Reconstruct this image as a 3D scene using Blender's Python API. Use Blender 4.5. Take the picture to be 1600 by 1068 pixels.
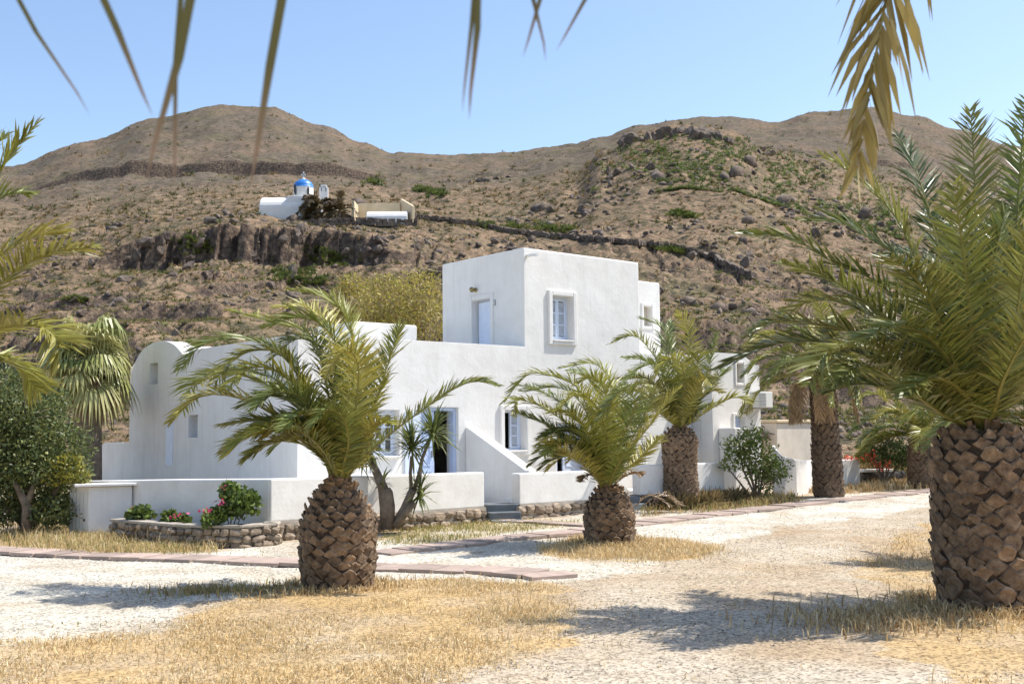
import bpy, math, random
import numpy as np
from mathutils import Vector, Matrix
random.seed(7); rng = np.random.default_rng(7)
for o in list(bpy.data.objects): bpy.data.objects.remove(o)
scn = bpy.context.scene; col = scn.collection
# ---------------------------------------------------------------- camera
PITCH, ROLL, FPX, EYE = math.radians(4.78), math.radians(0.6), 1750.0, 1.7
Fv = Vector((0, math.cos(PITCH), math.sin(PITCH))); Rv0 = Vector((1, 0, 0)); Uv0 = Rv0.cross(Fv)
Rv = Rv0*math.cos(ROLL) - Uv0*math.sin(ROLL); Uv = Uv0*math.cos(ROLL) + Rv0*math.sin(ROLL)
cd = bpy.data.cameras.new('camera'); cam = bpy.data.objects.new('camera', cd); col.objects.link(cam)
cam.matrix_world = Matrix(((Rv.x, Uv.x, -Fv.x, 0), (Rv.y, Uv.y, -Fv.y, 0), (Rv.z, Uv.z, -Fv.z, EYE), (0, 0, 0, 1)))
cd.sensor_width = 36; cd.lens = 36*FPX/1600; cd.clip_start = .05; cd.clip_end = 5000
cd.dof.use_dof = True; cd.dof.focus_distance = 20; cd.dof.aperture_fstop = 5.6
scn.camera = cam
# ---------------------------------------------------------------- light
SUN_AZ, SUN_EL = math.radians(73), math.radians(56)      # azimuth measured from +Y towards +X
w = bpy.data.worlds.new('World'); scn.world = w; w.use_nodes = True
nt = w.node_tree; bg = nt.nodes['Background']; sk = nt.nodes.new('ShaderNodeTexSky'); sk.sky_type = 'NISHITA'
sk.sun_disc = False; sk.sun_elevation = SUN_EL; sk.sun_rotation = SUN_AZ; sk.air_density = 1.0; sk.dust_density = 1.0; sk.ozone_density = 1.6; sk.altitude = 50
nt.links.new(sk.outputs[0], bg.inputs[0]); bg.inputs[1].default_value = .15
sl = bpy.data.lights.new('sun', 'SUN'); sl.energy = 4.2; sl.angle = math.radians(.53); sl.color = (1, .955, .88)
so = bpy.data.objects.new('sun', sl); col.objects.link(so)
sd = Vector((math.sin(SUN_AZ)*math.cos(SUN_EL), math.cos(SUN_AZ)*math.cos(SUN_EL), math.sin(SUN_EL)))
so.rotation_euler = sd.to_track_quat('Z', 'Y').to_euler(); so.location = (20, 0, 30)
vs = scn.view_settings; vs.view_transform = 'Standard'; vs.look = 'None'; vs.gamma = 1; vs.use_curve_mapping = False
vs.exposure = .6
# ---------------------------------------------------------------- helpers
def ray(x, y):
    return Fv*FPX + Rv*(x-800) + Uv*(534-y)
def at(x, y, Y):                       # the point at depth Y (metres in front of the lens) seen at photograph pixel x, y
    d = ray(x, y); k = Y/d.y
    return Vector((d.x*k, Y, EYE+d.z*k))
def gz(Y): return .018*max(0., Y-16.)  # the yard rises gently towards the hill
def gr(x, y):                          # the point of the yard at pixel x, y
    d = ray(x, y); Y = 15.
    for i in range(30):
        k = (gz(Y)-EYE)/d.z; Y = .5*Y+.5*d.y*k
    return Vector((d.x*Y/d.y, Y, gz(Y)))
def onplane(x, y, P, n):               # pixel -> vertical plane through P with normal n
    d = ray(x, y); k = ((P[0])*n[0]+(P[1])*n[1])/(d.x*n[0]+d.y*n[1])
    return Vector((d.x*k, d.y*k, EYE+d.z*k))
OFF = {}
def thing(name, loc, label, cat, group=None, kind=None):
    o = bpy.data.objects.new(name, None); col.objects.link(o); o.location = loc; OFF[o] = Vector(loc); o.empty_display_size = .2
    tag(o, label, cat, group, kind); return o
def tag(o, label=None, cat=None, group=None, kind=None):
    if label: o['label'] = label
    if cat: o['category'] = cat
    if group: o['group'] = group
    if kind: o['kind'] = kind
    return o
def mk(name, V, F, mat, parent=None, cols=None, smooth=False):
    V = np.asarray(V, dtype=np.float64).reshape(-1, 3)
    off = OFF[parent] if parent else Vector((0, 0, 0))
    V = V-np.array(off)
    me = bpy.data.meshes.new(name)
    if isinstance(F, np.ndarray):
        k = F.shape[1]; n = len(F)
        me.vertices.add(len(V)); me.vertices.foreach_set('co', V.astype(np.float32).ravel())
        me.loops.add(n*k); me.loops.foreach_set('vertex_index', F.astype(np.int32).ravel())
        me.polygons.add(n); me.polygons.foreach_set('loop_start', np.arange(0, n*k, k, dtype=np.int32))
        me.update(calc_edges=True)
    else:
        me.from_pydata([tuple(v) for v in V], [], [tuple(f) for f in F]); me.update()
    if cols is not None:
        ca = me.color_attributes.new('Col', 'FLOAT_COLOR', 'POINT')
        c4 = np.ones((len(V), 4), dtype=np.float32); c4[:, :3] = cols; ca.data.foreach_set('color', c4.ravel())
    if smooth: me.polygons.foreach_set('use_smooth', np.ones(len(me.polygons), dtype=bool))
    me.materials.append(mat)
    o = bpy.data.objects.new(name, me); col.objects.link(o)
    if parent: o.parent = parent
    OFF[o] = off
    return o
class MB:
    def __init__(s): s.V = []; s.F = []
    def add(s, V, F):
        b = len(s.V); s.V += [tuple(v) for v in V]; s.F += [tuple(i+b for i in f) for f in F]
    def box(s, c, sx, sy, sz, ax=(1, 0, 0), az=(0, 0, 1)):       # centre, full sizes, x axis and z axis
        ax = Vector(ax).normalized(); az = Vector(az).normalized(); ay = az.cross(ax).normalized(); c = Vector(c)
        P = [c+ax*(i*sx/2)+ay*(j*sy/2)+az*(k*sz/2) for k in (-1, 1) for j in (-1, 1) for i in (-1, 1)]
        s.add(P, [(0, 2, 3, 1), (4, 5, 7, 6), (0, 1, 5, 4), (2, 6, 7, 3), (0, 4, 6, 2), (1, 3, 7, 5)])
    def tube(s, pts, rad, n=8, cap=True):
        pts = [Vector(p) for p in pts]; b = len(s.V); m = len(pts); ref = Vector((0.3, .2, 1)).normalized()
        for i, p in enumerate(pts):
            t = (pts[min(i+1, m-1)]-pts[max(i-1, 0)]).normalized(); a = t.cross(ref)
            if a.length < .1: a = t.cross(Vector((1, 0, 0)))
            a.normalize(); c = t.cross(a); r = rad[i] if hasattr(rad, '__len__') else rad
            for k in range(n):
                an = 2*math.pi*k/n; s.V.append(tuple(p+a*(math.cos(an)*r)+c*(math.sin(an)*r)))
        for i in range(m-1):
            for k in range(n):
                s.F.append((b+i*n+k, b+i*n+(k+1) % n, b+(i+1)*n+(k+1) % n, b+(i+1)*n+k))
        if cap: s.F.append(tuple(b+k for k in range(n))[::-1]); s.F.append(tuple(b+(m-1)*n+k for k in range(n)))
    def lathe(s, c, prof, n=24):
        b = len(s.V); c = Vector(c)
        for (r, z) in prof:
            for k in range(n): s.V.append((c.x+r*math.cos(2*math.pi*k/n), c.y+r*math.sin(2*math.pi*k/n), c.z+z))
        for i in range(len(prof)-1):
            for k in range(n): s.F.append((b+i*n+k, b+i*n+(k+1) % n, b+(i+1)*n+(k+1) % n, b+(i+1)*n+k))
        s.F.append(tuple(b+(len(prof)-1)*n+k for k in range(n)))
    def build(s, name, mat, parent=None, smooth=False, bevel=0, cols=None):
        o = mk(name, s.V, s.F, mat, parent, cols, smooth)
        if bevel:
            m = o.modifiers.new('bevel', 'BEVEL'); m.width = bevel; m.segments = 2; m.limit_method = 'ANGLE'; m.angle_limit = math.radians(35)
        return o
# value noise
def vnoise(x, y, seed=0):
    x = np.asarray(x, float); y = np.asarray(y, float); xi = np.floor(x); yi = np.floor(y); fx = x-xi; fy = y-yi
    def h(a, b):
        v = np.sin(a*127.1+b*311.7+seed*74.7)*43758.5453; return v-np.floor(v)
    ux = fx*fx*(3-2*fx); uy = fy*fy*(3-2*fy)
    return (h(xi, yi)*(1-ux)+h(xi+1, yi)*ux)*(1-uy)+(h(xi, yi+1)*(1-ux)+h(xi+1, yi+1)*ux)*uy
def fbm(x, y, o=4, seed=0):
    s = 0; a = .5
    for i in range(o): s = s+a*(vnoise(x*2**i, y*2**i, seed+i*3)-.5); a *= .5
    return s*2
def pip(X, Y, poly):
    ins = np.zeros(np.shape(X), bool); n = len(poly)
    for i in range(n):
        x1, y1 = poly[i]; x2, y2 = poly[(i+1) % n]
        if y1 == y2: continue
        c = ((y1 > Y) != (y2 > Y)) & (X < (x2-x1)*(Y-y1)/(y2-y1)+x1); ins ^= c
    return ins
# ---------------------------------------------------------------- materials
def newmat(name):
    m = bpy.data.materials.new(name); m.use_nodes = True; n = m.node_tree; return m, n, n.nodes['Principled BSDF']
def N(n, t, **k):
    q = n.nodes.new(t)
    for a, b in k.items(): setattr(q, a, b)
    return q
def noise(n, scale, detail=4, rough=.55, vec=None):
    q = N(n, 'ShaderNodeTexNoise'); q.inputs['Scale'].default_value = scale; q.inputs['Detail'].default_value = detail; q.inputs['Roughness'].default_value = rough
    if vec: n.links.new(vec, q.inputs['Vector'])
    return q
def ramp(n, src, stops):
    r = N(n, 'ShaderNodeValToRGB'); e = r.color_ramp.elements
    while len(e) < len(stops): e.new(.5)
    for i, (p, c) in enumerate(stops): e[i].position = p; e[i].color = (*c, 1)
    n.links.new(src, r.inputs[0]); return r.outputs[0]
def mix(n, f, a, b, mode='MIX'):
    q = N(n, 'ShaderNodeMix', data_type='RGBA', blend_type=mode)
    for s, v in ((0, f), (6, a), (7, b)):
        if isinstance(v, (int, float)): q.inputs[s].default_value = v
        elif isinstance(v, tuple): q.inputs[s].default_value = (*v, 1)
        else: n.links.new(v, q.inputs[s])
    return q.outputs[2]
def bump(n, b, src, st, dist):
    q = N(n, 'ShaderNodeBump'); q.inputs['Strength'].default_value = st; q.inputs['Distance'].default_value = dist
    n.links.new(src, q.inputs['Height']); n.links.new(q.outputs[0], b.inputs['Normal']); return q
def geo(n): return N(n, 'ShaderNodeNewGeometry').outputs['Position']
def objco(n): return N(n, 'ShaderNodeTexCoord').outputs['Object']
def plain(name, c, rough=.6, metal=0, var=0, scale=8, bmp=0):
    m, n, b = newmat(name); b.inputs['Roughness'].default_value = rough; b.inputs['Metallic'].default_value = metal
    b.inputs['Base Color'].default_value = (*c, 1)
    if var or bmp:
        q = noise(n, scale, 5, .6, geo(n))
        if var:
            lo = tuple(max(0, v*(1-var)) for v in c); hi = tuple(min(1, v*(1+var)) for v in c)
            n.links.new(ramp(n, q.outputs[0], [(.3, lo), (.7, hi)]), b.inputs['Base Color'])
        if bmp: bump(n, b, q.outputs[0], .6, bmp)
    return m
def colmat(name, rough=.6, transl=0, gain=1., spec=.4):
    m, n, b = newmat(name); a = N(n, 'ShaderNodeVertexColor', layer_name='Col')
    b.inputs['Roughness'].default_value = rough; b.inputs['Specular IOR Level'].default_value = spec
    n.links.new(a.outputs[0], b.inputs['Base Color'])
    if transl:
        t = N(n, 'ShaderNodeBsdfTranslucent'); n.links.new(a.outputs[0], t.inputs[0]); ms = N(n, 'ShaderNodeMixShader'); ms.inputs[0].default_value = transl
        n.links.new(b.outputs[0], ms.inputs[1]); n.links.new(t.outputs[0], ms.inputs[2]); n.links.new(ms.outputs[0], n.nodes['Material Output'].inputs[0])
    return m
M = {}
# lime-washed plaster: hand-trowelled relief, faint streaks
m, n, b = newmat('plaster'); P_ = geo(n); q1 = noise(n, 1.7, 5, .6, P_); q2 = noise(n, 14, 4, .6, P_)
mp = N(n, 'ShaderNodeMapping'); mp.inputs['Scale'].default_value = (5, 5, .5); n.links.new(P_, mp.inputs[0]); q3 = noise(n, 1.2, 5, .65, mp.outputs[0])
c = ramp(n, q1.outputs[0], [(.3, (.715, .69, .65)), (.65, (.79, .772, .738))])
c = mix(n, ramp(n, q3.outputs[0], [(.5, (0, 0, 0)), (.8, (.5, .5, .5))]), c, (.60, .58, .545))
n.links.new(c, b.inputs['Base Color']); b.inputs['Roughness'].default_value = .92; b.inputs['Specular IOR Level'].default_value = .2
ad = N(n, 'ShaderNodeMath', operation='MULTIPLY_ADD'); n.links.new(q1.outputs[0], ad.inputs[0]); ad.inputs[1].default_value = 6.; n.links.new(q2.outputs[0], ad.inputs[2])
bump(n, b, ad.outputs[0], .35, .008); M['plaster'] = m
# weathered terrace walls, cream tint
m, n, b = newmat('terrace_plaster'); P_ = geo(n); q1 = noise(n, 2.3, 6, .65, P_); q2 = noise(n, 16, 4, .6, P_)
n.links.new(ramp(n, q1.outputs[0], [(.3, (.68, .655, .61)), (.68, (.80, .785, .75))]), b.inputs['Base Color']); b.inputs['Roughness'].default_value = .92
bump(n, b, q2.outputs[0], .5, .008); M['terrace'] = m
M['blue'] = plain('blue_paint', (.50, .60, .80), .5, 0, .07, 6)
M['bluewhite'] = plain('pale_blue_paint', (.66, .73, .86), .5, 0, .05, 6)
M['glass'] = plain('window_glass', (.045, .055, .065), .08)
M['curtain'] = plain('curtain', (.42, .46, .52), .8, 0, .15, 9)
M['dark'] = plain('dark_room', (.03, .03, .033), .8)
M['brass'] = plain('brass', (.35, .27, .12), .3, .9)
M['steel'] = plain('grey_metal', (.35, .35, .36), .45, .6)
M['acwhite'] = plain('ac_plastic', (.70, .69, .65), .5)
M['stepgrey'] = plain('grey_step_paint', (.13, .145, .155), .7, 0, .25, 5, .004)
m, n, b = newmat('rubble_stone'); oi = N(n, 'ShaderNodeObjectInfo'); q = noise(n, 9, 5, .65, geo(n))
c = ramp(n, q.outputs[0], [(.3, (.17, .13, .095)), (.55, (.33, .265, .20)), (.75, (.48, .41, .32))]); c = mix(n, 1., c, ramp(n, oi.outputs['Random'], [(0, (.5, .48, .46)), (.5, (.92, .9, .88)), (1, (1.25, 1.2, 1.15))]), 'MULTIPLY')
n.links.new(c, b.inputs['Base Color']); b.inputs['Roughness'].default_value = .95; bump(n, b, q.outputs[0], .8, .03); M['stone'] = m
M['mortar'] = plain('mortar', (.40, .35, .29), .95, 0, .25, 10, .015)
M['darkstone'] = plain('dark_lava_stone', (.07, .065, .06), .95, 0, .5, 6, .03)
M['soil'] = plain('bed_soil', (.22, .15, .09), 1, 0, .35, 12, .02)
m, n, b = newmat('pink_paver'); oi = N(n, 'ShaderNodeObjectInfo'); q = noise(n, 6, 6, .65, geo(n))
c = ramp(n, q.outputs[0], [(.3, (.33, .25, .21)), (.7, (.50, .385, .325))]); c = mix(n, 1., c, ramp(n, oi.outputs['Random'], [(0, (.75, .75, .74)), (1, (1.12, 1.1, 1.08))]), 'MULTIPLY')
n.links.new(c, b.inputs['Base Color']); b.inputs['Roughness'].default_value = .9; bump(n, b, q.outputs[0], .5, .006); M['paver'] = m
M['beige'] = plain('beige_render', (.62, .55, .45), .9, 0, .12, 2)
M['cream'] = plain('cream_wall', (.66, .53, .34), .9, 0, .1, 1)
M['domeblue'] = plain('dome_blue', (.03, .20, .58), .45, 0, .15, 2)
M['wood'] = plain('white_wood', (.78, .78, .77), .5)
M['bark'] = plain('bark', (.20, .155, .115), .95, 0, .4, 9, .02)
M['frond'] = colmat('frond_leaf', .42, .22, spec=.45)
M['leaf'] = colmat('leaf', .5, .25)
M['dry'] = colmat('dry_grass', .8, .25, spec=.15)
M['pebble'] = colmat('pebbles', .9, 0, spec=.2)
m, n, b = newmat('leaf_base_husk'); oi = N(n, 'ShaderNodeObjectInfo'); q = noise(n, 14, 5, .65, geo(n)); q2 = noise(n, 2.5, 3, .6, geo(n))
c = ramp(n, q.outputs[0], [(.3, (.11, .072, .045)), (.55, (.25, .18, .12)), (.75, (.38, .30, .215))])
c = mix(n, 1., c, ramp(n, oi.outputs['Random'], [(0, (.62, .6, .58)), (.5, (.95, .93, .9)), (1, (1.3, 1.22, 1.12))]), 'MULTIPLY'); c = mix(n, 1., c, ramp(n, q2.outputs[0], [(.3, (.7, .68, .66)), (.7, (1.15, 1.12, 1.1))]), 'MULTIPLY')
n.links.new(c, b.inputs['Base Color']); b.inputs['Roughness'].default_value = .9; bump(n, b, q.outputs[0], .7, .02); M['scale'] = m
M['trunkdark'] = plain('trunk_fibre', (.055, .034, .02), .95, 0, .5, 25, .02)
M['husk'] = plain('orange_husk', (.24, .145, .075), .85, 0, .45, 12, .01)
M['petal'] = colmat('petals', .6, .2)
# rocks
m, n, b = newmat('hill_rock'); P_ = geo(n); q1 = noise(n, .9, 6, .65, P_); q2 = noise(n, 5, 5, .65, P_)
c = ramp(n, q1.outputs[0], [(.28, (.055, .042, .036)), (.5, (.14, .105, .082)), (.72, (.30, .235, .175))]); n.links.new(c, b.inputs['Base Color']); b.inputs['Roughness'].default_value = .95
bump(n, b, q2.outputs[0], .8, .15); M['rock'] = m
# hillside: tan earth, dry scrub speckle, bare dark rock where it is steep
m, n, b = newmat('hillside_earth'); P_ = geo(n)
qa = noise(n, .035, 6, .6, P_); qb = noise(n, .35, 6, .7, P_); qc = noise(n, 1.6, 5, .7, P_); qd = noise(n, .09, 5, .6, P_)
c = ramp(n, qb.outputs[0], [(.3, (.13, .088, .06)), (.5, (.27, .185, .12)), (.7, (.42, .305, .20))])
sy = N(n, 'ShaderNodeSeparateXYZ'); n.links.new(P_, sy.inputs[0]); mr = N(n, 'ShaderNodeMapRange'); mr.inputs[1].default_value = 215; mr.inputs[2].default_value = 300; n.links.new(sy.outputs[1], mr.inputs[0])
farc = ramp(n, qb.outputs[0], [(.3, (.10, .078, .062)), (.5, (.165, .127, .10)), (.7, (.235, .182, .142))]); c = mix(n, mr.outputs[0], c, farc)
c = mix(n, ramp(n, qd.outputs[0], [(.50, (0, 0, 0)), (.66, (.6, .6, .6))]), c, (.15, .135, .07))
c = mix(n, ramp(n, qa.outputs[0], [(.45, (0, 0, 0)), (.7, (.6, .6, .6))]), c, (.30, .19, .125))
c = mix(n, ramp(n, qc.outputs[0], [(.50, (0, 0, 0)), (.60, (.7, .7, .7))]), c, (.095, .085, .045))
qe = noise(n, .62, 3, .75, P_); c = mix(n, ramp(n, qe.outputs[0], [(.52, (0, 0, 0)), (.58, (.85, .85, .85))]), c, (.075, .07, .042))
qf = noise(n, .22, 5, .8, P_); c = mix(n, ramp(n, qf.outputs[0], [(.56, (0, 0, 0)), (.68, (.6, .6, .6))]), c, (.11, .10, .055))
nz = N(n, 'ShaderNodeSeparateXYZ'); n.links.new(N(n, 'ShaderNodeNewGeometry').outputs['True Normal'], nz.inputs[0])
st = N(n, 'ShaderNodeMath', operation='MULTIPLY_ADD'); n.links.new(qb.outputs[0], st.inputs[0]); st.inputs[1].default_value = .5; n.links.new(nz.outputs[2], st.inputs[2])
rk = ramp(n, qc.outputs[0], [(.3, (.04, .032, .028)), (.5, (.12, .088, .068)), (.72, (.32, .235, .155))])
c = mix(n, ramp(n, st.outputs[0], [(.84, (1, 1, 1)), (.98, (0, 0, 0))]), c, rk)
n.links.new(c, b.inputs['Base Color']); b.inputs['Roughness'].default_value = 1; b.inputs['Specular IOR Level'].default_value = .1
ad = N(n, 'ShaderNodeMath', operation='ADD'); n.links.new(qb.outputs[0], ad.inputs[0]); n.links.new(qc.outputs[0], ad.inputs[1])
bump(n, b, ad.outputs[0], .9, .5); M['hill'] = m
# yard: vertex colour gives gravel / dirt / grass litter zones; chips and grain from the shader
m, n, b = newmat('yard_ground'); P_ = geo(n); a = N(n, 'ShaderNodeVertexColor', layer_name='Col')
vo = N(n, 'ShaderNodeTexVoronoi'); vo.inputs['Scale'].default_value = 48; n.links.new(P_, vo.inputs['Vector'])
vo2 = N(n, 'ShaderNodeTexVoronoi'); vo2.inputs['Scale'].default_value = 17; n.links.new(P_, vo2.inputs['Vector'])
sx = N(n, 'ShaderNodeSeparateColor'); n.links.new(vo.outputs['Color'], sx.inputs[0])
sx2 = N(n, 'ShaderNodeSeparateColor'); n.links.new(vo2.outputs['Color'], sx2.inputs[0])
c = mix(n, 1., a.outputs[0], ramp(n, sx.outputs[0], [(0, (.34, .32, .29)), (.3, (.80, .79, .77)), (.8, (1.14, 1.12, 1.09))]), 'MULTIPLY')
c = mix(n, 1., c, ramp(n, sx2.outputs[1], [(0, (.75, .73, .7)), (.2, (.98, .98, .97)), (1, (1.08, 1.07, 1.05))]), 'MULTIPLY')
qn = noise(n, .8, 5, .6, P_); c = mix(n, 1., c, ramp(n, qn.outputs[0], [(.3, (.86, .84, .8)), (.7, (1.06, 1.05, 1.03))]), 'MULTIPLY')
n.links.new(c, b.inputs['Base Color']); b.inputs['Roughness'].default_value = .95; b.inputs['Specular IOR Level'].default_value = .15
qg = noise(n, 38, 4, .7, P_); bump(n, b, qg.outputs[0], .4, .010); M['yard'] = m
# ---------------------------------------------------------------- the yard
def gp(poly): return [(gr(x, y).x, gr(x, y).y) for x, y in poly]
Z_GRAVEL = gp([(-700, 866), (0, 858), (600, 842), (760, 818), (1000, 796), (1460, 764), (1700, 752), (1500, 780), (1380, 802), (1200, 832), (1110, 852), (1020, 877), (880, 908), (600, 908), (480, 928), (330, 948), (240, 990), (0, 1003), (-700, 1003)])
Z_FRONT = gp([(-700, 1003), (0, 1003), (240, 990), (330, 950), (470, 925), (600, 912), (700, 903), (840, 912), (900, 940), (850, 1000), (690, 1068), (600, 1400), (-700, 1400)])
Z_MID = gp([(835, 858), (930, 832), (1010, 838), (1135, 853), (1100, 872), (1000, 880), (900, 872)])
Z_RIGHT = gp([(1340, 880), (1440, 822), (1620, 798), (2300, 900), (2300, 1400), (1480, 1130), (1370, 1010), (1300, 965), (1400, 930)])
Z_LEFT = gp([(-600, 816), (110, 820), (300, 840), (345, 862), (150, 868), (0, 853), (-600, 853)])
Z_STEP = gp([(585, 826), (640, 822), (757, 812), (930, 810), (900, 822), (800, 832), (700, 848), (600, 852)])
Z_HEDGE = gp([(1000, 790), (1100, 778), (1235, 772), (1250, 784), (1130, 800), (1000, 806)])
Z_FAR = gp([(1230, 768), (1330, 752), (1470, 738), (1700, 735), (1700, 752), (1460, 762), (1300, 772)])
def zonew(X, Y, poly, soft=.5, seed=1):
    jx = fbm(X*1.1, Y*1.1, 3, seed)*soft; jy = fbm(X*1.1+31, Y*1.1, 3, seed+9)*soft*1.5
    return pip(X+jx, Y+jy, poly).astype(float)
xs = np.concatenate([np.linspace(-300, -24, 18), np.linspace(-22, 22, 500), np.linspace(24, 300, 18)])
ys = np.concatenate([np.linspace(-60, 6, 16), np.linspace(6.5, 26, 420), np.linspace(26.2, 60, 120), np.linspace(70, 120, 5)])
GX, GY = np.meshgrid(xs, ys)
GZ = .018*np.maximum(0, GY-16); GZ = np.where(GY > 45, .018*29-(GY-45)*.05, GZ)
near = (np.abs(GX) < 22) & (GY > 6) & (GY < 40)
GZ = GZ+near*(fbm(GX*.8, GY*.8, 4, 3)*.035+fbm(GX*5, GY*5, 2, 5)*.012)
dirt = np.array((.43, .335, .235)); grav = np.array((.575, .545, .485)); straw = np.array((.50, .345, .155)); green = np.array((.30, .29, .12)); soilc = np.array((.26, .185, .12))
C = np.tile(dirt, (GX.size, 1)).reshape(*GX.shape, 3)
mixn = np.clip(.45+fbm(GX*.9, GY*.9, 4, 21)*1.1, 0, 1)[..., None]
C = C*(1-mixn*.55)+grav*mixn*.55
def put(poly, colr, a, seed, soft=.5):
    global C
    wgt = (zonew(GX, GY, poly, soft, seed)*a*np.clip(.75+fbm(GX*1.7, GY*1.7, 3, seed+40)*.9, 0, 1))[..., None]
    C = C*(1-wgt)+np.array(colr)*wgt
put(Z_GRAVEL, grav, 1.25, 1, .7); put(Z_FRONT, straw, .8, 2, .8); put(Z_MID, straw, .85, 3, .4); put(Z_RIGHT, straw*.95, .75, 4, .8)
put(Z_LEFT, straw*.8, .8, 5, .4); put(Z_STEP, (straw*.5+green*.5), .6, 6, .5); put(Z_HEDGE, soilc, .8, 7, .3); put(Z_FAR, straw*.8, .7, 8, .4)
ny, nx = GX.shape; idx = np.arange(nx*ny).reshape(ny, nx)
F = np.stack([idx[:-1, :-1], idx[:-1, 1:], idx[1:, 1:], idx[1:, :-1]], -1).reshape(-1, 4)
o = mk('ground', np.stack([GX, GY, GZ], -1), F, M['yard'], None, np.clip(C, 0, 1).reshape(-1, 3), True); tag(o, kind='structure')
# ---------------------------------------------------------------- the hills
KY = np.array([36, 46, 60, 80, 109.2, 110.4, 140, 170, 200, 250, 333, 335, 420, 500, 560, 900.])
cols_px = {  # photograph column: height (pixel row) the slope reaches at each depth of KY
 -900: [0, 668, 640, 600, 560, 555, 520, 500, 480, 450, 420, 417, 380, 350, 348, 420],
 -300: [0, 660, 610, 550, 480, 474, 430, 405, 385, 360, 338, 336, 318, 310, 312, 400],
 0:    [0, 655, 600, 530, 448, 440, 400, 380, 362, 338, 300, 292, 272, 263, 268, 380],
 130:  [0, 650, 590, 515, 430, 415, 378, 362, 345, 318, 276, 266, 238, 220, 225, 360],
 235:  [0, 645, 580, 505, 425, 375, 355, 342, 326, 302, 268, 254, 210, 184, 190, 340],
 340:  [0, 640, 575, 500, 420, 364, 346, 334, 318, 296, 266, 250, 196, 165, 170, 330],
 420:  [0, 640, 570, 498, 420, 363, 342, 330, 314, 294, 268, 252, 198, 168, 173, 330],
 500:  [0, 640, 570, 495, 420, 366, 342, 328, 312, 294, 272, 260, 220, 196, 202, 340],
 565:  [0, 640, 570, 490, 418, 374, 344, 328, 312, 296, 277, 268, 238, 221, 226, 350],
 615:  [0, 640, 570, 486, 408, 390, 346, 330, 314, 298, 280, 274, 252, 238, 242, 350],
 700:  [0, 640, 570, 478, 402, 394, 350, 330, 312, 296, 280, 277, 256, 243, 247, 350],
 800:  [0, 640, 565, 474, 402, 395, 356, 332, 310, 292, 276, 273, 252, 239, 243, 350],
 900:  [0, 645, 570, 476, 404, 398, 352, 312, 286, 274, 262, 259, 238, 225, 229, 340],
 950:  [0, 648, 575, 480, 406, 399, 338, 278, 243, 252, 252, 249, 226, 212, 217, 330],
 1010: [0, 650, 585, 488, 410, 402, 330, 255, 209, 232, 238, 235, 210, 196, 200, 320],
 1080: [0, 652, 595, 500, 418, 410, 328, 248, 200, 222, 228, 225, 200, 185, 189, 310],
 1140: [0, 654, 600, 512, 428, 419, 332, 252, 206, 222, 226, 223, 200, 184, 188, 310],
 1225: [0, 656, 612, 535, 450, 440, 350, 285, 246, 244, 238, 234, 206, 190, 194, 310],
 1290: [0, 658, 618, 550, 468, 458, 366, 305, 272, 262, 248, 241, 198, 175, 180, 310],
 1380: [0, 660, 622, 562, 486, 476, 388, 328, 296, 280, 258, 250, 196, 168, 172, 310],
 1450: [0, 660, 624, 568, 496, 486, 402, 345, 312, 292, 268, 260, 208, 181, 185, 320],
 1510: [0, 660, 625, 572, 504, 494, 414, 358, 325, 304, 280, 273, 226, 202, 206, 330],
 1620: [0, 660, 628, 580, 520, 510, 440, 385, 350, 325, 302, 296, 254, 232, 236, 350],
 1900: [0, 662, 635, 600, 550, 542, 490, 440, 410, 380, 350, 345, 305, 285, 290, 400],
 2700: [0, 665, 645, 620, 590, 585, 560, 540, 520, 500, 480, 477, 450, 430, 430, 500]}
CX = np.array(sorted(cols_px)); TAB = np.array([cols_px[c] for c in CX], float)
TAB[(CX >= 130) & (CX <= 565), 10] += 8
ZT = np.zeros_like(TAB)
for i, cx in enumerate(CX):
    for j, Y in enumerate(KY): ZT[i, j] = gz(36)-.25 if j == 0 else at(cx, TAB[i, j], Y).z
def blk(x, s):
    v = np.sin(np.floor(x)*91.7+s*13.3)*4375.85; return v-np.floor(v)
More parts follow.
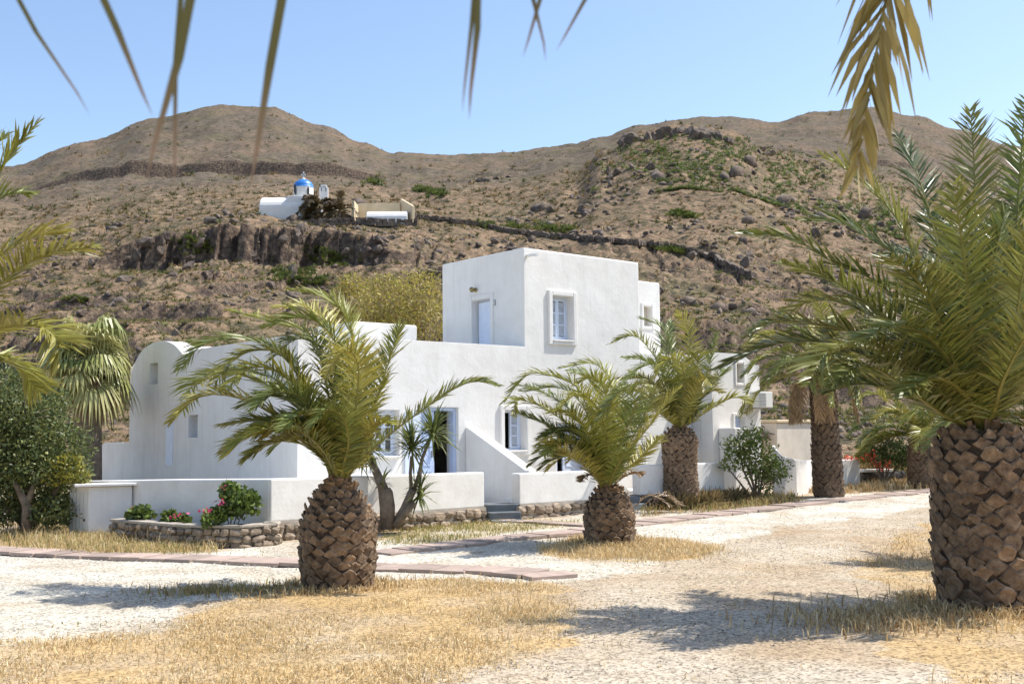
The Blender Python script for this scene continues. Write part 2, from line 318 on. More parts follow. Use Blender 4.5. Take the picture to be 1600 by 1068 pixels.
def hill_z(X, Y):
    px = 800+FPX*X/Y; px = np.clip(px, CX[0], CX[-1])
    wy = Y+np.clip((Y-95)/8, 0, 1)*np.clip((130-Y)/10, 0, 1)*(fbm(X*.10, X*0+3, 3, 51)*3.2+fbm(X*.5, X*0+8, 3, 52)*1.5+fbm(X*1.7, Y*.8, 3, 54)*.7+(blk(X/1.9, 5)-.5)*2.0+(blk(X/.7, 6)-.5)*.9)+np.clip((Y-300)/15, 0, 1)*np.clip((370-Y)/15, 0, 1)*fbm(X*.03, X*0, 3, 53)*7
    wy = np.clip(wy, 36, 899)
    ci = np.clip(np.searchsorted(CX, px)-1, 0, len(CX)-2); cf = (px-CX[ci])/(CX[ci+1]-CX[ci]); cf = cf*cf*(3-2*cf)
    ri = np.clip(np.searchsorted(KY, wy)-1, 0, len(KY)-2); rf = (wy-KY[ri])/(KY[ri+1]-KY[ri])
    z = (ZT[ci, ri]*(1-rf)+ZT[ci, ri+1]*rf)*(1-cf)+(ZT[ci+1, ri]*(1-rf)+ZT[ci+1, ri+1]*rf)*cf
    amp = np.clip((Y-38)/30, 0, 1)
    z = z+amp*(fbm(X*.09, Y*.09, 4, 61)*1.3+fbm(X*.5, Y*.5, 4, 62)*.55*np.clip(220/Y, .3, 1))
    # goat-track terraces on the near slope
    tr = np.clip((Y-50)/10, 0, 1)*np.clip((106-Y)/6, 0, 1)
    zz = z/2.3+fbm(X*.05, Y*.05, 3, 63)*2.2; fr = zz-np.floor(zz); z = z+tr*(np.clip(fr*5-2.5, -0.5, .5)-(fr-.5))*1.9*np.clip(.55+fbm(X*.07+9, Y*.07, 3, 65)*1.6, 0, 1)
    rg = np.clip((Y-150)/30, 0, 1); z = z+rg*(np.abs(fbm(X*.05, Y*.05, 4, 64))*-3.0*np.clip(Y/300, .3, 1.2)+.5)
    return z
us = np.concatenate([np.linspace(-1.1, -.52, 30), np.linspace(-.515, .515, 560), np.linspace(.52, 1.1, 30)])
Ys = np.concatenate([np.linspace(36, 60, 50), np.linspace(60.5, 104, 80), np.linspace(104.2, 116, 90), np.geomspace(116.5, 324, 120), np.linspace(325, 343, 44), np.geomspace(345, 620, 60), np.linspace(640, 900, 6)])
U, HY = np.meshgrid(us, Ys); HX = U*HY; HZ = hill_z(HX, HY)
ny, nx = HX.shape; idx = np.arange(nx*ny).reshape(ny, nx)
F = np.stack([idx[:-1, :-1], idx[:-1, 1:], idx[1:, 1:], idx[1:, :-1]], -1).reshape(-1, 4)
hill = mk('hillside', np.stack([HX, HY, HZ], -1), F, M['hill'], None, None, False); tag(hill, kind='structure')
def hz(X, Y): return float(hill_z(np.array([X]), np.array([float(Y)]))[0])
def hill_at(x, y, lo=37, hi=600):       # first hillside point along the sight line of pixel x, y
    Y = np.geomspace(lo, hi, 1500); d = ray(x, y); X = d.x/d.y*Y; Z = EYE+d.z/d.y*Y
    s = hill_z(X, Y) > Z; i = int(np.argmax(s)) if s.any() else len(Y)-1
    return Vector((X[i], Y[i], hz(X[i], Y[i])))
# scrub tufts: spiky clumps of blades, one mass
def tufts(X, Y, Z, size, cols, nb, seed):
    r = np.random.default_rng(seed); n = len(X); k = n*nb
    cx = np.repeat(X, nb); cy = np.repeat(Y, nb); cz = np.repeat(Z, nb); s = np.repeat(size, nb)
    a = r.uniform(0, 6.283, k); el = r.uniform(.15, 1.4, k); L = s*r.uniform(.6, 1.15, k)
    bx = cx+np.cos(a)*s*.35*r.random(k); by = cy+np.sin(a)*s*.35*r.random(k); bz = cz-s*.1+s*.25*r.random(k)
    tx = bx+np.cos(a)*np.cos(el)*L; ty = by+np.sin(a)*np.cos(el)*L; tz = bz+np.sin(el)*L*.8
    wv = s*.13; wx = -np.sin(a+r.normal(0, .6, k))*wv; wy = np.cos(a)*wv
    V = np.stack([np.stack([bx-wx, by-wy, bz], -1), np.stack([bx+wx, by+wy, bz+s*.08], -1), np.stack([tx, ty, tz], -1)], 1).reshape(-1, 3)
    C = np.repeat(np.repeat(cols, nb, 0)*r.uniform(.7, 1.3, (k, 1)), 3, 0)
    return V, np.arange(len(V)).reshape(-1, 3), np.clip(C, 0, 1)
n = 24000
uu = rng.uniform(-.52, .52, n); yy = np.exp(rng.uniform(math.log(40), math.log(500), n)); xx = uu*yy
keep = (fbm(xx*.06, yy*.06, 4, 71)+rng.normal(0, .25, n) > -.05) & (rng.random(n) < np.clip(330/yy-.8, .12, 1)); xx = xx[keep]; yy = yy[keep]; zz = hill_z(xx, yy)
pal = np.array([(.12, .115, .045), (.17, .145, .06), (.28, .20, .10), (.20, .17, .09), (.09, .10, .035), (.33, .24, .12)])
sz = rng.uniform(.13, .40, len(xx))*np.clip(yy/70, .8, 4.5)
n2 = 9000; u2 = rng.uniform(-.5, .5, n2); y2 = rng.uniform(42, 108, n2); x2 = u2*y2; k2 = fbm(x2*.08, y2*.08, 4, 73)+rng.normal(0, .15, n2) > .02; x2 = x2[k2]; y2 = y2[k2]
cA = pal[rng.integers(0, 6, len(xx))]; cB = np.array([(.17, .18, .06), (.13, .14, .05), (.22, .20, .08), (.15, .17, .045)])[rng.integers(0, 4, len(x2))]
xx = np.r_[xx, x2]; yy = np.r_[yy, y2]; zz = np.r_[zz, hill_z(x2, y2)]; sz = np.r_[sz, rng.uniform(.15, .45, len(x2))]; V, F, C = tufts(xx, yy, zz, sz, np.vstack([cA, cB]), 11, 3)
tag(mk('scrub', V, F, M['dry'], None, C), 'low dry scrub tufts scattered over the hillside', 'scrub', kind='stuff')
# prickly pear and green shrubs on the outcrop
n = 9000; px_ = rng.uniform(900, 1420, n); py_ = rng.uniform(205, 400, n); pts = []
keepm = (py_ > 207+np.abs(px_-1060)*.10) & (px_ > 945-(py_-205)*.2) & (fbm(px_*.013, py_*.03, 4, 90)+rng.normal(0, .3, n)-np.clip((py_-250-(px_-930)*.2)/90, 0, 1)*.75 > .05)
pts = [hill_at(a, b_, 150, 330) for a, b_ in zip(px_[keepm], py_[keepm])]
A = np.array(pts); V, F, C = tufts(A[:, 0], A[:, 1], A[:, 2], rng.uniform(.35, .8, len(A)), np.array([(.17, .22, .06), (.22, .26, .09), (.12, .16, .05)])[rng.integers(0, 3, len(A))], 14, 5)
tag(mk('prickly_pear', V, F, M['leaf'], None, C), 'green prickly pear thicket spreading below the rocky crest', 'cactus', kind='stuff')
# green patches
GPX = [(300, 385, 22), (315, 395, 18), (505, 402, 26), (520, 410, 20), (470, 425, 18), (120, 470, 10), (585, 285, 10), (660, 298, 12), (680, 302, 12), (470, 440, 25), (440, 430, 20), (500, 438, 24), (1060, 335, 10), (1075, 338, 8), (850, 355, 14), (880, 360, 14), (1040, 388, 12), (1060, 392, 10), (760, 352, 12), (800, 356, 12)]
V_, F_, C_ = [], [], []; nb = 0
for gx_, gy_, sp in GPX:
    k = 40; P = [hill_at(gx_+rng.normal(0, sp*.8), gy_+rng.normal(0, sp*.22)) for i in range(k)]; A = np.array(P)
    V, F, C = tufts(A[:, 0], A[:, 1], A[:, 2], rng.uniform(.35, .7, k)*A[:, 1].mean()/110, np.array([(.13, .17, .04), (.19, .21, .05), (.09, .12, .035)])[rng.integers(0, 3, k)], 14, 6)
    V_.append(V); F_.append(F+nb); C_.append(C); nb += len(V)
tag(mk('green_scrub', np.concatenate(V_), np.concatenate(F_), M['leaf'], None, np.concatenate(C_)), 'fresh green scrub growing in hollows below the cliff', 'scrub', kind='stuff')
# boulders
def rockmesh(seed, sub=2):
    import bmesh
    bm = bmesh.new(); bmesh.ops.create_icosphere(bm, subdivisions=sub, radius=1); r = random.Random(seed)
    planes = [(Vector((r.uniform(-1, 1), r.uniform(-1, 1), r.uniform(-.6, 1))).normalized(), r.uniform(.32, .68)) for i in range(13)]
    for v in bm.verts:
        for nn, d in planes:
            e = v.co.dot(nn)-d
            if e > 0: v.co -= nn*e
        v.co += Vector((r.gauss(0, .03), r.gauss(0, .03), r.gauss(0, .03)))
    me = bpy.data.meshes.new('boulder'); bm.to_mesh(me); bm.free(); me.materials.append(M['rock']); return me
RM = [rockmesh(i) for i in range(6)]
def boulder(x, y, s, lab, grp, flat=.75, lo=37):
    p = hill_at(x, y, lo); k = s*p.y/FPX
    o = bpy.data.objects.new('boulder', RM[random.randrange(6)]); col.objects.link(o)
    o.scale = (k*random.uniform(.8, 1.25), k*random.uniform(.7, 1.1), k*flat*random.uniform(.8, 1.15)); o.rotation_euler = (random.uniform(-.3, .3), random.uniform(-.3, .3), random.uniform(0, 6.28))
    o.location = p+Vector((0, 0, k*flat*.25)); tag(o, lab, 'boulder', grp)
for i in range(16): boulder(980+i*10.6+random.uniform(-4, 4), 221-11*math.sin(i/15*3.14)+random.uniform(-3, 5), random.uniform(13, 22), 'dark boulder on the rocky crest of the outcrop', 'boulders along the outcrop crest', .9, 150)
for x, y, s in [(1100, 243, 11), (1135, 232, 10), (1185, 238, 9), (1200, 243, 10), (1090, 238, 8), (940, 242, 9), (945, 250, 8)]: boulder(x, y, s, 'lone boulder among the prickly pears below the crest', 'boulders among the cactus', .8, 140)
for x, y, s in [(950, 272, 10), (955, 290, 9), (952, 282, 11), (975, 225, 10), (1010, 240, 9)]: boulder(x, y, s, 'reddish brown crag standing out of the slope left of the cactus patch', 'crags beside the cactus patch', 1.3, 140)
for i in range(90):
    x = random.uniform(0, 520); y = random.uniform(412, 560); boulder(x, y, random.choice((4, 5, 6, 7, 9, 12, 15)), 'tan boulder on the slope below the dark cliff', 'boulders below the cliff')
for x, y, s in [(293, 422, 17), (270, 430, 12), (215, 400, 14), (200, 410, 11), (190, 440, 13), (232, 392, 16), (455, 428, 17), (470, 380, 10), (400, 405, 8), (330, 415, 9)]: boulder(x, y, s, 'large block fallen at the foot of the dark cliff', 'fallen blocks under the cliff', .9)
for i in range(22): boulder(random.uniform(235, 605), random.uniform(372, 412), random.uniform(7, 15), 'dark block jutting from the cliff face below the chapel', 'blocks in the cliff face', 1., 100)
for i in range(45):
    x = random.uniform(570, 850); y = random.uniform(372, 430); boulder(x, y, random.choice((5, 7, 9, 12, 15)), 'pale weathered outcrop rock on the slope behind the upper room', 'pale rocks behind the upper room', .5)
for i in range(70):
    x = random.uniform(1000, 1330); y = random.uniform(255, 430); boulder(x, y, random.choice((3, 4, 5, 6, 8)), 'rock strewn over the slope below the prickly pears', 'rocks strewn below the cactus', .7)
for x, y, s in [(1165, 412, 15), (1172, 402, 12), (1155, 405, 10), (1195, 425, 7)]: boulder(x, y, s, 'dark rock outcrop at the end of the dry stone wall', 'rocks at the wall end', 1.1)
for x, y, s in [(755, 283, 14), (735, 286, 10), (775, 280, 10), (795, 277, 8), (1190, 236, 12), (1205, 240, 10), (1395, 212, 9), (1410, 215, 9), (1260, 255, 10), (1285, 258, 9)]: boulder(x, y, s, 'dark rock ledge far up the hillside', 'far rock ledges', .5, 200)
# loose rubble: thousands of small angular stones in drifts
n = 9000; uu = rng.uniform(-.5, .5, n); yy = np.exp(rng.uniform(math.log(42), math.log(175), n)); xx = uu*yy; keep = (fbm(xx*.10, yy*.10, 4, 171)+fbm(xx*.02, yy*.02, 2, 172)*.5+rng.normal(0, .12, n)) > .17; xx = xx[keep]; yy = yy[keep]; zz = hill_z(xx, yy); n = len(xx)
ico = np.array([(v.co.x, v.co.y, v.co.z) for v in rockmesh(99, 1).vertices]); icf = np.array([tuple(p.vertices) for p in rockmesh(99, 1).polygons]); s = rng.uniform(.12, .5, n)*np.clip(yy/80, .7, 2)*np.where(rng.random(n) < .1, 2, 1); an = rng.uniform(0, 6.28, n); ca, sa = np.cos(an)[:, None], np.sin(an)[:, None]
Vr = ico[None]*s[:, None, None]*rng.uniform(.6, 1.3, (n, 1, 3))*rng.uniform(.8, 1.2, (n, len(ico), 1)); Vr = np.stack([Vr[..., 0]*ca-Vr[..., 1]*sa, Vr[..., 0]*sa+Vr[..., 1]*ca, Vr[..., 2]*.75], -1)+np.stack([xx, yy, zz+s*.1], -1)[:, None, :]
tag(mk('rubble', Vr.reshape(-1, 3), (icf[None]+(np.arange(n)*len(ico))[:, None, None]).reshape(-1, 3), M['rock']), 'loose brown rubble lying in drifts over the hillside', 'rubble', kind='stuff')
# dry stone wall winding across the slope: courses of rough stones
def rubble(path, h, stones, seed, wth=.5):
    r = random.Random(seed); mb = MB()
    for i in range(len(path)-1):
        a, b_ = path[i], path[i+1]; L = (b_-a).length; k = max(1, int(L/stones)); ax = (b_-a).normalized()
        for j in range(k):
            for c in range(2):
                p = a.lerp(b_, (j+.5+r.uniform(-.2, .2))/k); hh = h/2*r.uniform(.8, 1.25)
                mb.box(p+Vector((0, 0, h*(c*.5+.2))), L/k*r.uniform(.8, 1.1), wth*r.uniform(.7, 1.1), hh, ax+Vector((r.uniform(-.15, .15), r.uniform(-.15, .15), r.uniform(-.15, .15))), (r.uniform(-.15, .15), r.uniform(-.15, .15), 1))
    return mb
def hpath(pxs, step=6):
    out = []
    for (x0, y0), (x1, y1) in zip(pxs, pxs[1:]):
        k = max(1, int(abs(x1-x0)/step))
        out += [hill_at(x0+(x1-x0)*i/k, y0+(y1-y0)*i/k) for i in range(k)]
    return out+[hill_at(*pxs[-1])]
t = thing('dry_stone_wall', hill_at(900, 373), 'dark dry stone wall winding down the hillside behind the upper room', 'wall')
rubble(hpath([(640, 341), (700, 346), (740, 352), (800, 364), (860, 372), (905, 374), (960, 380), (1020, 386), (1060, 390), (1100, 402), (1140, 418), (1178, 437)]), .55, .6, 4).build('stone_courses', M['rock'], t)
# ---------------------------------------------------------------- the church on the spur
CH = hill_at(450, 343, 112, 200); CY = CH.y
def cp(x, y, dy=0): return at(x, y, CY+dy)
ch = thing('church', (CH.x, CY, hz(CH.x, CY)-1), 'small white chapel with blue dome on the hill spur', 'church')
sc = CY/FPX
def arch_prism(mb, c, half, zs, rise, a0, a1, n=12, base=-2.0):   # barrel along x from a0 to a1, centre line at c (y), springing zs
    prof = [(-half, base)]+[(-half*math.cos(math.pi*i/n), zs+rise*math.sin(math.pi*i/n)) for i in range(n+1)]+[(half, base)]
    k = len(prof); V = [(a0, c+p[0], p[1]) for p in prof]+[(a1, c+p[0], p[1]) for p in prof]
    mb.add(V, [tuple(range(k))[::-1], tuple(range(k, 2*k))]+[(i, (i+1) % k, k+(i+1) % k, k+i) for i in range(k)])
zb = cp(430, 341).z
mb = MB(); arch_prism(mb, CY+2.4, 2.5, zb+1.3, 1.75, cp(405, 340).x, cp(496, 340).x, 14, zb-2.5); mb.build('nave', M['plaster'], ch, bevel=.08)
mb = MB(); V0 = cp(404, 340); mb.box((cp(404, 330).x-.1, CY+2.4, zb-.5), .7, 4.6, 2.6); mb.build('end_wall', M['plaster'], ch, bevel=.08)
mb = MB(); xa, xb = cp(448, 300).x, cp(490, 300).x; mb.box(((xa+xb)/2, CY+2.2, (zb+cp(0, 308).z)/2), xb-xa, 4.2, cp(448, 308).z-zb); mb.build('crossing', M['plaster'], ch, bevel=.06)
xa, xb = cp(453, 290).x, cp(485, 290).x; zt = cp(470, 287).z; z0 = cp(470, 308).z
mb = MB(); mb.lathe(((xa+xb)/2, CY+2.2, z0-.6), [((xb-xa)/2, 0), ((xb-xa)/2, zt-z0+.6)], 16); dr = mb.build('drum', M['plaster'], ch)
mb = MB(); mb.box(cp(461, 295), .22, .3, 1.0); mb.build('window', M['dark'], dr); 
for o_ in (-.8, .8):
    mb = MB(); mb.box(((xa+xb)/2+o_, CY+2.2-(xb-xa)/2*.8, zt-.65), .2, .3, .8); mb.build('window', M['dark'], dr)
R = (xb-xa)/2*.98; rise = cp(470, 274).z-zt
mb = MB(); mb.lathe(((xa+xb)/2, CY+2.2, zt), [(R*1.03, -.05), (R*1.03, .05)]+[(R*math.cos(a), rise*math.sin(a)) for a in np.linspace(.02, 1.5, 12)], 28); dm = mb.build('dome', M['domeblue'], ch, True)
mb = MB(); tp = Vector(((xa+xb)/2, CY+2.2, zt+rise)); mb.box(tp+Vector((0, 0, .45)), .13, .13, 1.1); mb.box(tp+Vector((0, 0, .62)), .55, .13, .13); mb.lathe(tp+Vector((0, 0, -.08)), [(.3, 0), (.22, .2), (.08, .3)], 10); mb.build('cross', M['plaster'], dm)
# belfry arch right of the dome
mb = MB(); mb.box(cp(506, 306, 3), 1.1, .4, 2.2); mb.box(cp(502.5, 295, 3), .2, .4, .8); mb.box(cp(509.5, 295, 3), .2, .4, .8); mb.box(cp(506, 290.5, 3), .8, .42, .2); mb.build('belfry', M['plaster'], ch, bevel=.05)
# courtyard building
cq = thing('courtyard_building', hill_at(600, 337, 112, 200), 'cream courtyard wall and white vault beside the chapel', 'building')
q0, q1, q2, q3 = cp(550, 318), cp(553, 340), cp(638, 340), cp(618, 314)
mb = MB(); arch_prism(mb, CY+1.5, 1.5, cp(0, 346).z-.2, cp(0, 331).z-cp(0, 346).z, cp(572, 330).x, cp(636, 330).x, 10, zb-2.5); mb.build('vault', M['plaster'], cq, bevel=.05)
mb = MB(); mb.box((cp(585, 325).x, CY+4.5, (cp(0, 323, 4).z+zb-2)/2), cp(618, 0).x-cp(550, 0).x, .4, cp(0, 323, 4).z-zb+2); mb.build('long_wall', M['cream'], cq, bevel=.04)
mb = MB(); xr = cp(619, 0).x; V = [(xr, CY+4.8, zb-2), (xr+1.9, CY+.5, zb-2), (xr+1.9, CY+.5, cp(0, 327).z), (xr, CY+4.8, cp(0, 315, 4).z)]; V += [(x+.3, y+.15, z) for x, y, z in V]
mb.add(V, [(0, 1, 2, 3), (7, 6, 5, 4), (3, 2, 6, 7), (1, 5, 6, 2), (0, 3, 7, 4), (0, 4, 5, 1)]); mb.build('gable_wall', M['cream'], cq, bevel=.03)
mb = MB(); mb.box((cp(551, 0).x, CY+2.6, (zb-2+cp(0, 317).z)/2), .35, 4, cp(0, 317).z-zb+2); mb.build('side_wall', M['cream'], cq, bevel=.03)
# terrace wall under the chapel
t = thing('retaining_wall', hill_at(450, 350, 112, 200), 'low dark stone retaining wall under the white chapel', 'wall')
rubble([Vector((at(x, y, CY-3.5).x, CY-3.5+(0 if x < 520 else -1), at(x, y, CY-3.5).z-.6)) for x, y in [(325, 352), (360, 351), (400, 350), (440, 348), (480, 347), (520, 347), (550, 345), (575, 346), (600, 348), (640, 349), (655, 347)]], .9, .45, 9, .5).build('stone_courses', M['rock'], t)
# ---------------------------------------------------------------- the white house
TB = Vector((.766, .643, 0)); NB = Vector((.643, -.766, 0)); P0 = Vector((-5.02, 20.26, 0))      # facade line, outward normal
TA = Vector((-.643, .766, 0)); NA = Vector((-.766, -.643, 0))                                     # end walls run back along TA
def onB(x, y, out=0.):
    p = onplane(x, y, P0+NB*out, NB); return ((p-P0).dot(TB), p.z)
def onA(x, y, s):                        # on the end-wall plane that leaves the facade at s
    Q = P0+TB*s; p = onplane(x, y, Q, NA); return ((p-Q).dot(TA), p.z)
def slab(name, O, T, Nn, s0, s1, z0, ztop, thick, holes, parent, mat=None, bevel=.03, subs=(), seams=()):
    """wall from s0 to s1 along T, outer face on the plane, thickness inward, real openings; ztop number or function of s"""
    zf = ztop if callable(ztop) else (lambda s: ztop)
    S = sorted(set([s0, s1]+[round(v, 4) for h in holes for v in h[:2]]+list(subs))); S = [s for s in S if s0-1e-6 <= s <= s1+1e-6]
    Zs = sorted(set([z0]+[round(v, 4) for h in holes for v in h[2:4]])); Zs = [z for z in Zs if z >= z0-1e-6]
    nz = len(Zs); vid = {}; V = []; F = []
    def vtx(i, j, k):
        key = (i, j, k)
        if key not in vid:
            z = zf(S[i]) if j == nz else Zs[j]
            p = O+T*S[i]-Nn*(thick*k); V.append((p.x, p.y, z)); vid[key] = len(V)-1
        return vid[key]
    def solid(i, j):
        if i < 0 or j < 0 or i >= len(S)-1 or j >= nz: return False
        sm = (S[i]+S[i+1])/2; zm = (Zs[j]+(Zs[j+1] if j+1 < nz else 1e3))/2
        return not any(h[0] < sm < h[1] and h[2] < zm < h[3] for h in holes)
    for i in range(len(S)-1):
        for j in range(nz):
            if not solid(i, j): continue
            a, b_, c, d = (i, j), (i+1, j), (i+1, j+1), (i, j+1)
            F.append(tuple(vtx(*q, 0) for q in (a, b_, c, d))); F.append(tuple(vtx(*q, 1) for q in (d, c, b_, a)))
            for (p, q, ni, nj) in ((a, b_, i, j-1), (b_, c, i+1, j), (c, d, i, j+1), (d, a, i-1, j)):
                if not solid(ni, nj): F.append((vtx(*q, 0), vtx(*p, 0), vtx(*p, 1), vtx(*q, 1)))
    o = mk(name, V, F, mat or M['plaster'], parent)
    if bevel:
        import bmesh
        bm = bmesh.new(); bm.from_mesh(o.data); lay = bm.edges.layers.float.new('bevel_weight_edge'); off = OFF[o]
        for e in bm.edges:
            if len(e.link_faces) != 2 or e.calc_face_angle(0) < math.radians(35): continue
            ss = [(v.co+off-O).dot(T) for v in e.verts]
            if any(all(abs(s_-q) < 2e-3 for s_ in ss) for q in seams): continue
            e[lay] = 1
        bm.to_mesh(o.data); bm.free()
        md = o.modifiers.new('bevel', 'BEVEL'); md.width = bevel; md.segments = 3; md.limit_method = 'WEIGHT'
    return o
class Fr:                                # local frame on a wall: s along, d outward, z up
    def __init__(s, O, T, Nn): s.O, s.T, s.N = O, T, Nn
    def p(s, a, d, z): q = s.O+s.T*a+s.N*d; return Vector((q.x, q.y, z))
    def box(s, mb, s0, s1, d0, d1, z0, z1):
        mb.box(s.p((s0+s1)/2, (d0+d1)/2, (z0+z1)/2), s1-s0, abs(d1-d0), z1-z0, s.T)
FB = Fr(P0, TB, NB)
def surround(fr, h, parent, wd=.11, out=.05, sill=True):
    s0, s1, z0, z1 = h; mb = MB()
    fr.box(mb, s0-wd, s0-.002, -.05, out, z0-(wd if sill else 0), z1+wd); fr.box(mb, s1+.002, s1+wd, -.05, out, z0-(wd if sill else 0), z1+wd)
    fr.box(mb, s0-.001, s1+.001, -.05, out-.003, z1+.002, z1+wd-.002)
    if sill: fr.box(mb, s0-.001, s1+.001, -.05, out-.003, z0-wd+.002, z0-.002)
    return mb.build('surround', M['plaster'], parent, bevel=.02)
def sash(fr, win, s0, s1, z0, z1, d, rows, fw=.05, mat='bluewhite', glass='glass', swing=0):
    """one glazed leaf: frame, glazing bars, panes"""
    T2 = fr.T if not swing else (fr.T*math.cos(swing)+fr.N*-math.sin(swing)); N2 = Vector((T2.y, -T2.x, 0)); w_ = s1-s0
    f2 = Fr(fr.p(s0, d, 0)*1., T2, N2); f2.O.z = 0
    mb = MB(); f2.box(mb, 0, fw, -.02, .025, z0, z1); f2.box(mb, w_-fw, w_, -.02, .025, z0, z1)
    f2.box(mb, fw+.001, w_-fw-.001, -.02, .023, z1-fw, z1-.001); f2.box(mb, fw+.001, w_-fw-.001, -.02, .023, z0+.001, z0+fw)
    for r_ in range(1, rows):
        zc = z0+fw+(z1-z0-2*fw)*r_/rows; f2.box(mb, fw+.001, w_-fw-.001, -.015, .018, zc-.016, zc+.016)
    lf = mb.build('sash', M[mat], win)
    for r_ in range(rows):
        za = z0+fw+(z1-z0-2*fw)*r_/rows; zb_ = z0+fw+(z1-z0-2*fw)*(r_+1)/rows
        mb = MB(); f2.box(mb, fw+.002, w_-fw-.002, -.006, .0, za+.018, zb_-.018); mb.build('pane', M[glass], lf)
    return lf
def doorleaf(fr, par, s0, s1, z0, z1, d, mat='blue', swing=0, panels=3, hinge_right=False):
    T2 = fr.T if not swing else (fr.T*math.cos(swing)-fr.N*math.sin(swing)); N2 = Vector((T2.y, -T2.x, 0)); w_ = s1-s0
    base = fr.p(s1 if hinge_right else s0, d, 0); f2 = Fr(base, T2 if not hinge_right else -T2, N2 if not hinge_right else -N2 if False else N2); mb = MB()
    f2.box(mb, 0, w_, -.022, .022, z0, z1); lf = mb.build('door_leaf', M[mat], par, bevel=.006)
    ph = (z1-z0-.1)/panels
    for k in range(panels):
        za = z0+.1+ph*k; mb = MB()
        for (a, b_, c, e) in ((.09, w_-.09, za, za+.03), (.09, w_-.09, za+ph-.13, za+ph-.10), (.09, .12, za+.031, za+ph-.131), (w_-.12, w_-.09, za+.031, za+ph-.131)):
            f2.box(mb, a, b_, .0221, .036, c, e)
        mb.build('panel_moulding', M[mat], lf)
    mb = MB(); f2.box(mb, w_-.09, w_-.06, .0221, .07, (z0+z1)/2-.06, (z0+z1)/2+.08); mb.build('handle', M['steel'], lf)
    return lf
house = thing('house', P0+TB*5, 'white lime washed Cycladic house with vaulted wing and square upper room', 'house')
S_C = onB(465, 600)[0]; S_U0 = onB(819, 450)[0]; S_U1 = onB(999, 450)[0]; Z_P = 3.66; Z_U = 5.88; S_E = 13.6; FL = .42
def hB(x0, x1, y0, y1, zfloor=None):
    s0, za = onB(x0, y1); s1, _ = onB(x1, y1); sm, zb_ = onB((x0+x1)/2, y0); _, zc = onB((x0+x1)/2, y1)
    return [s0, s1, zc if zfloor is None else zfloor, zb_]
H_W1 = hB(587, 624, 640, 712); H_D1 = hB(655, 712, 636, 0, FL); H_W2 = hB(787, 821, 641, 703); H_D2 = hB(861, 902, 662, 0, FL)
H_W3 = hB(862, 894, 463, 531); H_D3 = hB(1040, 1056, 640, 0, FL); H_W4 = hB(1078, 1096, 640, 703)
hl = [H_W1, H_D1, H_W2]
slab('facade_wall', P0, TB, NB, S_C+.003, S_U0+.003, -.1, Z_P, .42, [h for h in hl], house, bevel=.045, seams=[S_C+.003, S_U0+.003])
slab('facade_wall', P0, TB, NB, S_U0+.003, S_U1, -.1, Z_U, .42, [H_D2, H_W3], house, bevel=.045, seams=[S_U0+.003])
slab('facade_wall', P0, TB, NB, S_U1, S_E, -.1, Z_P, .42, [H_D3, H_W4], house, bevel=.045, seams=[S_U1])
# vaulted end wall
QA = P0+TB*S_C; FA = Fr(QA, TA, NA)
u0, _ = onA(203, 620, S_C); u1 = u0-3.35; zspr = 3.0; apex = onA(249, 533, S_C)[1]; um = (u0+u1)/2
def ztA(u):
    if u >= u1:
        k = min(1, abs(u-um)/((u0-u1)/2)); return max(zspr+(apex-zspr)*math.sqrt(max(0, 1-k**2.2)), 3.0 if u > um else Z_P-.06)
    return Z_P
def hA(x0, x1, y0, y1):
    a, zb_ = onA(x0, y0, S_C); c, _ = onA(x1, y0, S_C); _, za = onA((x0+x1)/2, y1, S_C); _, zt_ = onA((x0+x1)/2, y0, S_C); return [c, a, za, zt_]
HA1 = hA(234, 246.5, 567, 600); HA2 = hA(294.5, 309, 648, 683); HA3 = hA(260, 271, 657, 727)
slab('end_wall', QA, TA, NA, .003, u0, -.1, ztA, .45, [HA1, HA2], house, bevel=.05, seams=[.003, u0], subs=[u1+(u0-u1)*i/22 for i in range(23)])
for h, g in ((HA1, 'plaster'), (HA2, 'glass')):
    mb = MB(); FA.box(mb, h[0]+.002, h[1]-.002, -.30 if g == 'plaster' else -.26, -.34 if g == 'plaster' else -.28, h[2]+.002, h[3]-.002); mb.build('window', M[g], house)
s0_, s1_ = HA2[0], HA2[1]; mb = MB()
for a, b_, c, d in ((s0_+.003, s0_+.05, HA2[2]+.003, HA2[3]-.003), (s1_-.05, s1_-.003, HA2[2]+.003, HA2[3]-.003), (s0_+.051, s1_-.051, HA2[2]+.003, HA2[2]+.05), (s0_+.051, s1_-.051, HA2[3]-.05, HA2[3]-.003)): FA.box(mb, a, b_, -.258, -.21, c, d)
mb.build('window_frame', M['bluewhite'], house)
mb = MB(); h = HA3; FA.box(mb, h[0], h[1], .002, .012, h[2], h[3]); mb.build('blind_panel', M['bluewhite'], house, bevel=.004)
# barrel roof behind the arch
n_ = 20; prof = [(u0-.06, 2.6)]+[(um+(u0-.06-um)*math.cos(math.pi*i/n_), zspr+(apex-.08-zspr)*math.sin(math.pi*i/n_)**.9) for i in range(n_+1)]+[(u1+.06, 2.6)]
V = [tuple(FA.p(u, -.4, z)) for u, z in prof]+[tuple(FA.p(u, -7.5, z)) for u, z in prof]; k = len(prof)
mk('vault_roof', V, [tuple(range(k)), tuple(range(k, 2*k))[::-1]]+[(i, k+i, k+(i+1) % k, (i+1) % k) for i in range(k)], M['plaster'], house)
# low shoulder wall with rounded end beyond the vault
ue, zsh = onA(148, 725, S_C)[0], onA(185, 691, S_C)[1]
def zsho(u):
    k = max(0, (u-(ue-.75))/.75); return zsh-.95*(1-math.sqrt(max(0, 1-min(1, k)**2)))
slab('shoulder_wall', QA, TA, NA, u0+.002, ue, -.1, zsho, .45, [], house, bevel=.04, seams=[u0+.002], subs=[ue-.75+.75*math.sin(i/12*math.pi/2) for i in range(13)])
